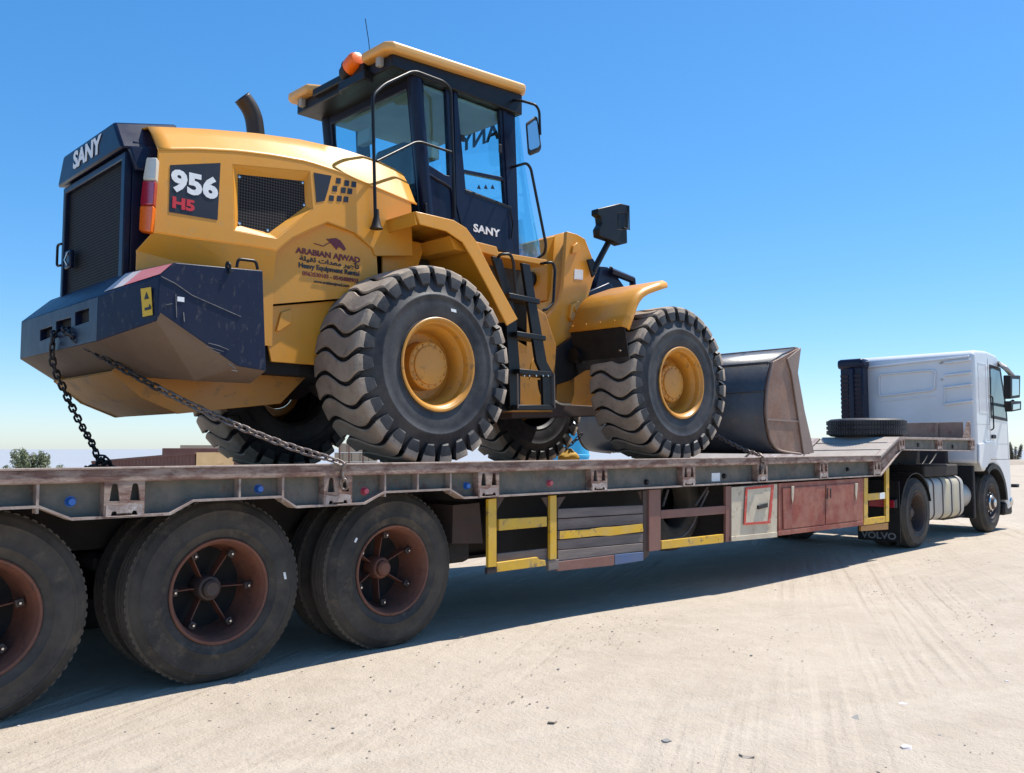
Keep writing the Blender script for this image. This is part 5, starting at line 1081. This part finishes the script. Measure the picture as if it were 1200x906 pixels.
# ---- bucket
bk = empty('bucket', FX @ Vector((9.3, YC, DECK)), loader)
YB0, YB1 = .27, 2*YC - .27
def BP(a, b): return FP(a, b, YB0)
bside = [(905, 424.5), (912, 421), (936.5, 408), (932.5, 437), (940.5, 482), (951.5, 530), (938, 532), (922, 530), (910.5, 526.5), (903.5, 517), (900, 503), (897.5, 482), (899, 455)]
for m, sg in ((lambda p: p, 1), (fmir, -1)):
    plate('side_plate', [m(BP(a, b)) for a, b in bside], (0, sg*.03, 0), 'bucket_rust', bk, .004, xf=FX)
    plate('side_cutter', [m(BP(a, b) + Vector((0, -.022, 0))) for a, b in ((921, 420.5), (937.2, 407.4), (933.4, 437), (941.4, 482), (952.5, 530.6), (940.5, 532.6), (933, 482), (926, 437))], (0, sg*.02, 0), 'bucket_edge', bk, .006, xf=FX)
    tube('side_bead', smoothpath([m(BP(a, b) + Vector((0, -.006, 0))) for a, b in ((905, 424.5), (899, 455), (897.5, 482), (900, 503), (903.5, 517), (910.5, 526.5), (922, 530), (938, 532))], 4), .014, 'bucket_edge', bk, 6, xf=FX)
    plate('side_rib', [m(BP(a, b) + Vector((0, -.012, 0))) for a, b in ((899, 490.5), (936, 493), (936, 495), (899, 492.5))], (0, sg*.012, 0), 'bucket_edge', bk, 0, xf=FX)
shell = [(936.5, 408), (920, 415), (905, 424.5), (899, 455), (897.5, 482), (900, 503), (903.5, 517), (910.5, 526.5), (922, 530), (951.5, 531)]
p0 = [BP(a, b) for a, b in shell]
sm = p0[:3] + smoothpath(p0[3:], 4)
bm = bmesh.new(); grid(bm, [[p + Vector((0, .031, 0)) for p in sm], [fmir(p + Vector((0, .031, 0))) for p in sm]]); finish('shell', bm, 'bucket_navy', bk, smooth=True, auto=22, xf=FX, solid=.025)
def bstrip(name, a, off, th, m):
    p = BP(*a); x = p.x + off[0]; z = p.z + off[1]
    bm = bmesh.new(); bx(bm, x, x + th[0], YB0 + .03, YB1 - .03, z, z + th[1]); finish(name, bm, m, bk, .006, xf=FX)
bstrip('top_edge', (936.5, 408), (-.05, -.015), (.09, .03), 'bucket_edge'); bstrip('back_seam', (898.7, 459), (-.03, 0), (.03, .015), 'bucket_navy'); bstrip('top_lip_rib', (905, 424.5), (-.03, -.02), (.06, .03), 'bucket_navy')
for y in (.9, 2*YC - .95):
    p = BP(905, 424.5); q_ = BP(932, 410.5)
    bm = bmesh.new(); hexa(bm, [Vector((p.x + .02, y, p.z + .02)), Vector((q_.x, y, q_.z + .03)), Vector((q_.x, y, q_.z - .03)), Vector((p.x + .1, y, p.z - .03))], [Vector((p.x + .02, y + .05, p.z + .02)), Vector((q_.x, y + .05, q_.z + .03)), Vector((q_.x, y + .05, q_.z - .03)), Vector((p.x + .1, y + .05, p.z - .03))]); finish('top_gusset', bm, 'bucket_navy', bk, .004, xf=FX)
# lift arms from tower to bucket
for y in (1.30, 2*YC - 1.36):
    pts = [(7.35, 3.15), (7.7, 3.30), (8.5, 2.75), (9.25, 1.75), (9.15, 1.55), (8.9, 1.6), (8.2, 2.45), (7.4, 2.85)]
    bm = bmesh.new(); ext(bm, [Vector((x, y, z)) for x, z in pts], (0, .06, 0)); finish('lift_arm', bm, 'navy', loader, .01, xf=FX)
bm = bmesh.new(); ext(bm, [Vector((x, YC - .06, z)) for x, z in ((7.6, 3.35), (7.9, 3.45), (8.6, 2.9), (8.75, 2.2), (8.6, 2.2), (8.3, 2.8))], (0, .12, 0)); finish('tilt_lever', bm, 'navy', loader, .01, xf=FX)
tube('tilt_cylinder', [Vector((6.9, YC, 3.3)), Vector((7.75, YC, 3.35))], .09, 'black_steel', loader, 12, xf=FX)
tube('tilt_link', [Vector((8.65, YC, 2.25)), Vector((9.35, YC, 2.0))], .06, 'navy', loader, 10, xf=FX)
for y in (1.1, 2*YC - 1.1): tube('lift_cylinder', [Vector((6.9, y, 2.4)), Vector((8.0, y, 2.45))], .08, 'black_steel', loader, 12, xf=FX)

# ================================================================== LASHING CHAINS
def link_mesh(m):
    bm = bmesh.new(); L_, W_, r = .034, .020, .0085; pts = []
    for k in range(7): t = R(-90 + 180*k/6); pts.append(Vector((L_*.5 + W_*math.cos(t), W_*math.sin(t), 0)))
    for k in range(7): t = R(90 + 180*k/6); pts.append(Vector((-L_*.5 + W_*math.cos(t), W_*math.sin(t), 0)))
    tb(bm, pts, r, 6, closed=True); me = bpy.data.meshes.new('link'); bm.to_mesh(me); bm.free(); me.materials.append(MATS[m])
    for p in me.polygons: p.use_smooth = True
    return me
LINKS = {k: link_mesh(k) for k in ('chain_steel', 'chain_dark')}
def chain(path, label, mats=('chain_steel',), pitch=.0565, switch=None, twist=0.0):
    path = smoothpath(path, 12); e = empty('lashing_chain', path[-1]); tag(e, label, 'chain', 'chains lashing the loader to the trailer')
    seg = []; acc = 0.0; nxt = pitch/2; tot = sum((b - a).length for a, b in zip(path, path[1:])); i = 0
    for a, b in zip(path, path[1:]):
        l = (b - a).length
        while l > 0 and nxt <= acc + l:
            p = a.lerp(b, (nxt - acc)/l); d = (b - a).normalized()
            o = bpy.data.objects.new('link', LINKS[mats[0] if switch is None or nxt/tot < switch else mats[-1]]); col.objects.link(o); o.parent = e
            q = d.to_track_quat('X', 'Z').to_matrix().to_4x4() @ Matrix.Rotation(R(45 + 90*(i % 2)) + rnd.uniform(-.2, .2) + twist*i, 4, 'X')
            o.matrix_local = Matrix.Translation(p - path[-1]) @ q
            nxt += pitch; i += 1
        acc += l
def sag(a, b, s, n=6): return [a.lerp(b, k/n) - Vector((0, 0, s*4*(k/n)*(1 - k/n))) for k in range(n + 1)]
c0 = PX(80, 386, XC + .02); c1 = P(398, 546, -.035)
chain([c0, PX(79, 391, XC - .03)] + sag(PX(84, 396, XC - .03), c1 + Vector((0, 0, .02)), .075)[1:] + [P(401, 556, -.035), P(404, 572, -.03)], 'long rusty chain from the counterweight hitch to the trailer side rail', ('chain_dark', 'chain_steel'), switch=.38)
pp1 = [((67, 389), 1.78), ((61, 399), 1.72), ((62, 425), 1.78), ((74, 455), 1.9), ((94, 496), 2.1), ((109, 522), 2.3), ((120, 540), 2.42)]
ch = [P(a, b, y) for (a, b), y in pp1]; ch[0] = PX(67, 387, XC + .02); ch[1] = PX(62, 397, XC - .035)
zt = ch[-1].copy(); zt.z = dz(zt.y) + .0
chain(ch[:-1] + [zt, zt + Vector((.10, .05, 0)), zt + Vector((.03, .16, .0)), zt + Vector((-.08, .1, .01)), zt + Vector((-.05, -.04, .03)), zt + Vector((.05, .02, .06)), zt + Vector((.0, .03, .10)), zt + Vector((.05, .08, .05)), zt + Vector((.15, .1, .0))], 'dark chain hanging steeply from the counterweight, knotted where it meets the deck', ('chain_dark',))
chain(sag(P(838, 509, .75), P(893, 534.5, -.035), .02) + [P(894, 543, -.035), P(893, 553, -.03)], 'short chain from beside the bucket to the trailer side rail', ('chain_steel',))
f_ = P(640, 540, 2.9); f_.z = dz(2.9) + .02
chain(sag(FX @ Vector((8.75, 2.75, 1.62)), f_, .03), 'chain on the far side of the deck beneath the loader hinge', ('chain_dark',))
tz_ = PZ(667, 538.5, DECK + .01); tz_ = Vector((6.9, 2.75, dz(2.75) - .012)); k_ = P(666, 538, 2.75); tz_.x = k_.x
bm = bmesh.new(); bmesh.ops.create_icosphere(bm, subdivisions=3, radius=1)
for v in bm.verts:
    n_ = .16*math.sin(5*v.co.x + 2) + .12*math.sin(7*v.co.y + 4*v.co.z); v.co = Vector((v.co.x*.16, v.co.y*.14, max(v.co.z*.10*(1 + n_) + .06, 0)))*(1 + .3*n_); v.co.z = max(v.co.z, 0)
bm.transform(Matrix.Translation(tz_)); tag(finish('tarp_bundle', bm, 'tarp_yellow', smooth=True, auto=80), 'small yellow tarp bundle lying on the deck beside the far chain', 'tarp')

# ================================================================== BEYOND THE TRAILER
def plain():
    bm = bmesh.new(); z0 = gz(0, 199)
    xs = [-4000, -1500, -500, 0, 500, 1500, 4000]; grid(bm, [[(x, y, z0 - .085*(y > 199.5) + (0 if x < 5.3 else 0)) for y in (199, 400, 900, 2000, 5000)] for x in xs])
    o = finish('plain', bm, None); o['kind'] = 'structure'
    m = mat('haze_plain', (.30, .32, .345), (.28, .30, .325), scale=.004, rough=.95); o.data.materials.append(m)  # distance haze put into the pale blue-grey base colour
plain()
def container(pxa, da, pxb, db, top, base, wid, label, tilt=0.0):
    a = gpos(pxa, da); b = gpos(pxb, db); a.z = b.z = 0; u = (b - a).normalized(); n = Vector((-u.y, u.x, 0)); Lc = (b - a).length
    e = empty('steel_container', Vector((*(a + b).xy/2, base))); tag(e, label, 'container')
    def Q(s, t, z): return a + u*s + n*t + Vector((0, 0, z + tilt*(s - Lc*.6)))
    for t0, nm in ((0, 'side_wall'), (wid, 'side_wall')):
        k = int(Lc/.28); rows = [[], []]
        for i in range(k*4 + 1):
            s = Lc*i/(k*4); dep = (.0, .0, .05, .05)[i % 4]*(1 if t0 == 0 else -1)
            rows[0].append(Q(s, t0 + dep, base + .15)); rows[1].append(Q(s, t0 + dep, top - .1))
        bm = bmesh.new(); grid(bm, rows); finish(nm, bm, 'container_rust', e)
    for z0, z1 in ((base, base + .16), (top - .11, top)):
        for t0 in (-.03, wid - .05):
            bm = bmesh.new(); hexa(bm, [Q(0, t0, z0), Q(Lc, t0, z0), Q(Lc, t0, z1), Q(0, t0, z1)], [Q(0, t0 + .08, z0), Q(Lc, t0 + .08, z0), Q(Lc, t0 + .08, z1), Q(0, t0 + .08, z1)]); finish('rail', bm, 'container_rust', e)
    for s0 in (0, Lc):
        bm = bmesh.new(); hexa(bm, [Q(s0, .05, base), Q(s0, wid - .05, base), Q(s0, wid - .05, top - .02), Q(s0, .05, top - .02)], [Q(s0 + .03, .05, base), Q(s0 + .03, wid - .05, base), Q(s0 + .03, wid - .05, top - .02), Q(s0 + .03, .05, top - .02)]); finish('end_wall', bm, 'container_beige', e)
    bm = bmesh.new(); hexa(bm, [Q(.04, .06, top - .12), Q(Lc - .04, .06, top - .12), Q(Lc - .04, wid - .06, top - .12), Q(.04, wid - .06, top - .12)], [Q(.04, .06, top - .05), Q(Lc - .04, .06, top - .05), Q(Lc - .04, wid - .06, top - .05), Q(.04, wid - .06, top - .05)]); finish('roof', bm, 'container_rust', e)
container(108, 47.5, 229, 43.0, 1.0, gz(0, 47) - .25, 2.4, 'brown corrugated container with beige end wall behind the loader rear tyre', .06)
def slab(px0, px1, depth, z1, h, name, m, label, cat, group=None):
    a = gpos(px0, depth); b = gpos(px1, depth); u = (b - a); u.z = 0; u.normalize(); n = Vector((-u.y, u.x, 0)); a.z = b.z = 0
    bm = bmesh.new(); hexa(bm, [a + Vector((0, 0, z1 - h)), b + Vector((0, 0, z1 - h)), b + Vector((0, 0, z1)), a + Vector((0, 0, z1))], [p + n*2.4 for p in (a + Vector((0, 0, z1 - h)), b + Vector((0, 0, z1 - h)), b + Vector((0, 0, z1)), a + Vector((0, 0, z1)))])
    return tag(finish(name, bm, m, None, .03), label, cat, group)
slab(190, 300, 62, 1.37, 4.5, 'steel_shed', 'container_rust', 'low dark rusty shed rising behind the brown containers', 'shed')
slab(211, 290, 75, 1.62, 6.0, 'block_store', 'block_beige', 'pale block building behind the rusty shed', 'building')
bs = empty('block_wall', gpos(412, 44)); tag(bs, 'pale beige block wall with rusty posts between the loader rear tyres', 'wall')
a = gpos(392, 44); b = gpos(440, 44); base_z = min(a.z, b.z) - .1
u = (b - a); u.z = 0; u.normalize(); n = Vector((-u.y, u.x, 0)); a.z = b.z = 0
for r_ in range(7):
    for k in range(5):
        s0 = k*.43 + (.2 if r_ % 2 else 0); z0 = base_z + r_*.47
        if z0 > 1.3: continue
        q = [a + u*s0, a + u*(s0 + .41), a + u*(s0 + .41) + n*.3, a + u*s0 + n*.3]; bm = bmesh.new(); hexa(bm, [p + Vector((0, 0, z0)) for p in q], [p + Vector((0, 0, z0 + .45)) for p in q]); finish('block', bm, 'block_beige', bs, .02)
for s0 in (.28, .75, 1.45): tube('post', [a + u*s0 - n*.12 + Vector((0, 0, base_z)), a + u*s0 - n*.12 + Vector((0, 0, 1.62))], .035, 'container_rust', bs, 6)
tk = gpos(662, 40); te = empty('blue_water_tank', tk); tag(te, 'bright blue water tank with white top seen under the loader belly', 'water tank')
disc('tank_body', [(0, -.3), (1.1, -.3), (1.1, .6), (1.13, .62), (1.13, .70), (1.1, .72), (1.1, 1.5), (1.13, 1.52), (1.13, 1.6), (1.1, 1.62), (1.1, 2.6), (.9, 2.75)], tk, 'blue_panel', te, (0, 0, 1), 32)
disc('tank_lid', [(.95, 2.74), (.85, 2.95), (.5, 3.15), (.3, 3.2), (.3, 3.32), (0, 3.33)], tk, 'decal_white', te, (0, 0, 1), 24)
# shrubs
def shrub(name, pos, h, w, label, cat, group, lobes, leaf, n, ls, seed):
    r2 = random.Random(seed); e = empty(name, pos); tag(e, label, cat, group)
    bm = bmesh.new(); tops = []
    for k in range(lobes):
        x = (k + .5)/lobes*2 - 1; hh = h*(.74 + .26*r2.random())*(1 - .22*abs(x)**2); t = Vector((x*w*.40 + r2.uniform(-.05, .05)*w, r2.uniform(-.3, .3)*w, hh)); tops.append(t)
        tb(bm, smoothpath([Vector((x*w*.06, 0, -.1)), Vector((t.x*.4, t.y*.4, hh*.35)), t*.95], 4), [.03*h*(1 - .07*i) for i in range(9)], 5)
    bm.transform(Matrix.Translation(pos)); finish('trunk', bm, 'bark', e, smooth=True)
    bm = bmesh.new()
    for i in range(n):
        t = r2.choice(tops); f = r2.random()**.75; c = Vector((t.x*(.35 + .65*f), t.y*(.35 + .65*f), t.z*f)); rad = w*.155*(1.15 - .72*f)
        d = Vector((r2.gauss(0, 1), r2.gauss(0, 1), r2.gauss(0, 1))).normalized()*rad*r2.random()**.4; p = pos + c + d
        if p.z < pos.z + .05: continue
        s_ = ls*r2.uniform(.6, 1.4); u_ = Vector((r2.gauss(0, 1), r2.gauss(0, 1), r2.gauss(0, .6) + .5)).normalized(); v_ = u_.orthogonal().normalized(); v_.rotate(Matrix.Rotation(r2.uniform(0, 6.28), 3, u_))
        bm.faces.new([bm.verts.new(q) for q in (p - u_*s_, p + v_*s_*.35, p + u_*s_, p - v_*s_*.35)])
    finish('crown', bm, leaf, e)
tp = gpos(38, 48); ht = 1.445 - (521.5 - 524)/1030*48 - tp.z
shrub('dusty_shrub', tp, ht, 3.5, 'dusty green bush with several pointed tops beside the brown container', 'bush', None, 9, 'leaf', 13000, .075, 14)
# right: berm and far trees
gb = ghit(1192, 544.5, 160); print('berm', gb)
u = _rt.copy(); bm = bmesh.new(); r2 = random.Random(4)
prof = [(-2.5, 0), (-1.2, .35), (-.4, .72), (.5, .70), (1.6, .3), (3, 0)]; rows = []
f2 = Vector((_fw.x, _fw.y, 0)).normalized()
for i in range(40):
    p = gb + u*(-5 + i*1.2); rows.append([Vector((p.x + f2.x*(a + 2), p.y + f2.y*(a + 2), gz(p.x, p.y) + (z*r2.uniform(.8, 1.2) if z else -.15))) for a, z in prof])
grid(bm, rows); bo = finish('sand_berm', bm, 'wall_sand', smooth=True, auto=80); tag(bo, 'low grey sand berm across the yard beyond the white truck', 'berm')
for k in range(9):
    p = gb + f2*(9 + r2.uniform(-1, 5)) + u*(-1.6 + k*1.55 + r2.uniform(-.4, .4)); p.z = gz(p.x, p.y) - .1
    hh = 1.445 + (p - _org).dot(_fw)*r2.uniform(2, 6.5)/1030 - p.z
    shrub('far_shrub', p, hh, 3.4, ['hazy dry tree in the row beyond the sand berm', 'dry trees beyond the berm'][0], 'tree', 'dry trees beyond the berm', 7, 'leaf_dry', 3200, .12, 20 + k)
# scattered things on the sand
def rock(bm, p, r, r2, flat=.5):
    vs = []
    for k in range(2):
        for j in range(5): t = 2*math.pi*j/5 + r2.random(); vs.append(bm.verts.new(p + Vector((r*math.cos(t)*r2.uniform(.6, 1.2), r*math.sin(t)*r2.uniform(.5, 1), (k - .3)*r*flat))))
    bm.faces.new(vs[5:])
    for j in range(5): bm.faces.new((vs[j], vs[(j+1) % 5], vs[5 + (j+1) % 5], vs[5 + j]))
for nm, mt, cnt, lo, hi, sd in (('gravel', 'stone', 3600, .002, .010, 31), ('grey_gravel', 'stone_grey', 420, .002, .013, 32), ('pale_gravel', 'tape_white', 200, .002, .009, 33)):
    r2 = random.Random(sd); bm = bmesh.new()
    cl = [(r2.uniform(0, 15), r2.uniform(-4, -.4)) for _ in range(26)]
    for i in range(cnt):
        if r2.random() < .45: c = r2.choice(cl); x, y = c[0] + r2.gauss(0, .35), c[1] + r2.gauss(0, .2)
        else: x, y = r2.uniform(-.5, 20), r2.uniform(-4.6, .3)
        r = lo + (hi - lo)*r2.random()**3; rock(bm, Vector((x, y, gz(x, y) + .002)), r, r2)
    o = finish(nm, bm, mt); tag(o, {'gravel': 'loose sandy gravel scattered over the yard', 'grey_gravel': 'grey stone chips scattered over the yard', 'pale_gravel': 'pale chalky chips scattered over the yard'}[nm], 'gravel', None, 'stuff')
for px, py, r, mt, lb in ((975, 826, .045, 'stone_grey', 'flat grey stone chip beside the thin stick'), (1000, 845, .05, 'stone_grey', 'larger grey stone flake on bare sand'), (877, 893, .045, 'stone', 'brown rounded pebble near the frame edge'), (780, 872, .03, 'stone_grey', 'dark little stone on pale sand'), (1063, 886, .035, 'tape_white', 'white chalky stone among small chips'), (1058, 827, .035, 'tape_white', 'pale flat stone on the open sand'), (1180, 804, .02, 'tape_white', 'tiny white stone far from the other chips'), (647, 851, .03, 'stone', 'sandy brown pebble near the trailer shadow')):
    p = ghit(px, py); bm = bmesh.new(); rock(bm, Vector((p.x, p.y, gz(p.x, p.y) + .004)), r, random.Random(px), .35); tag(finish('loose_stone', bm, mt), lb, 'stone', 'loose stones on the sand')
p = ghit(960, 824); q = ghit(1006, 818); bm = bmesh.new(); tb(bm, [p + Vector((0, 0, .006)), p.lerp(q, .5) + Vector((0, 0, .012)), q + Vector((0, 0, .006))], .005, 5); tag(finish('stick', bm, 'stone_grey', smooth=True), 'thin grey stick lying on the sand', 'stick')
p = ghit(722, 800); r2 = random.Random(5); bm = bmesh.new()
for i in range(70):
    a_ = r2.uniform(0, 6.28); c = p + Vector((r2.gauss(0, .09), r2.gauss(0, .05), .003)); d = Vector((math.cos(a_), math.sin(a_), r2.uniform(.2, .9)))*.03; w = Vector((-d.y, d.x, 0))*.18
    bm.faces.new([bm.verts.new(v) for v in (c - w, c + w, c + d)])
tag(finish('weed', bm, 'leaf'), 'small flattened green weed on the open sand', 'weed')
p = ghit(1189, 571); bm = bmesh.new(); rock(bm, Vector((p.x, p.y, gz(p.x, p.y) + .02)), .26, random.Random(8), .55); tag(finish('dark_rock', bm, 'black_plastic', None, .02), 'dark rubber lump on the sand beyond the truck front wheel', 'rubber lump')
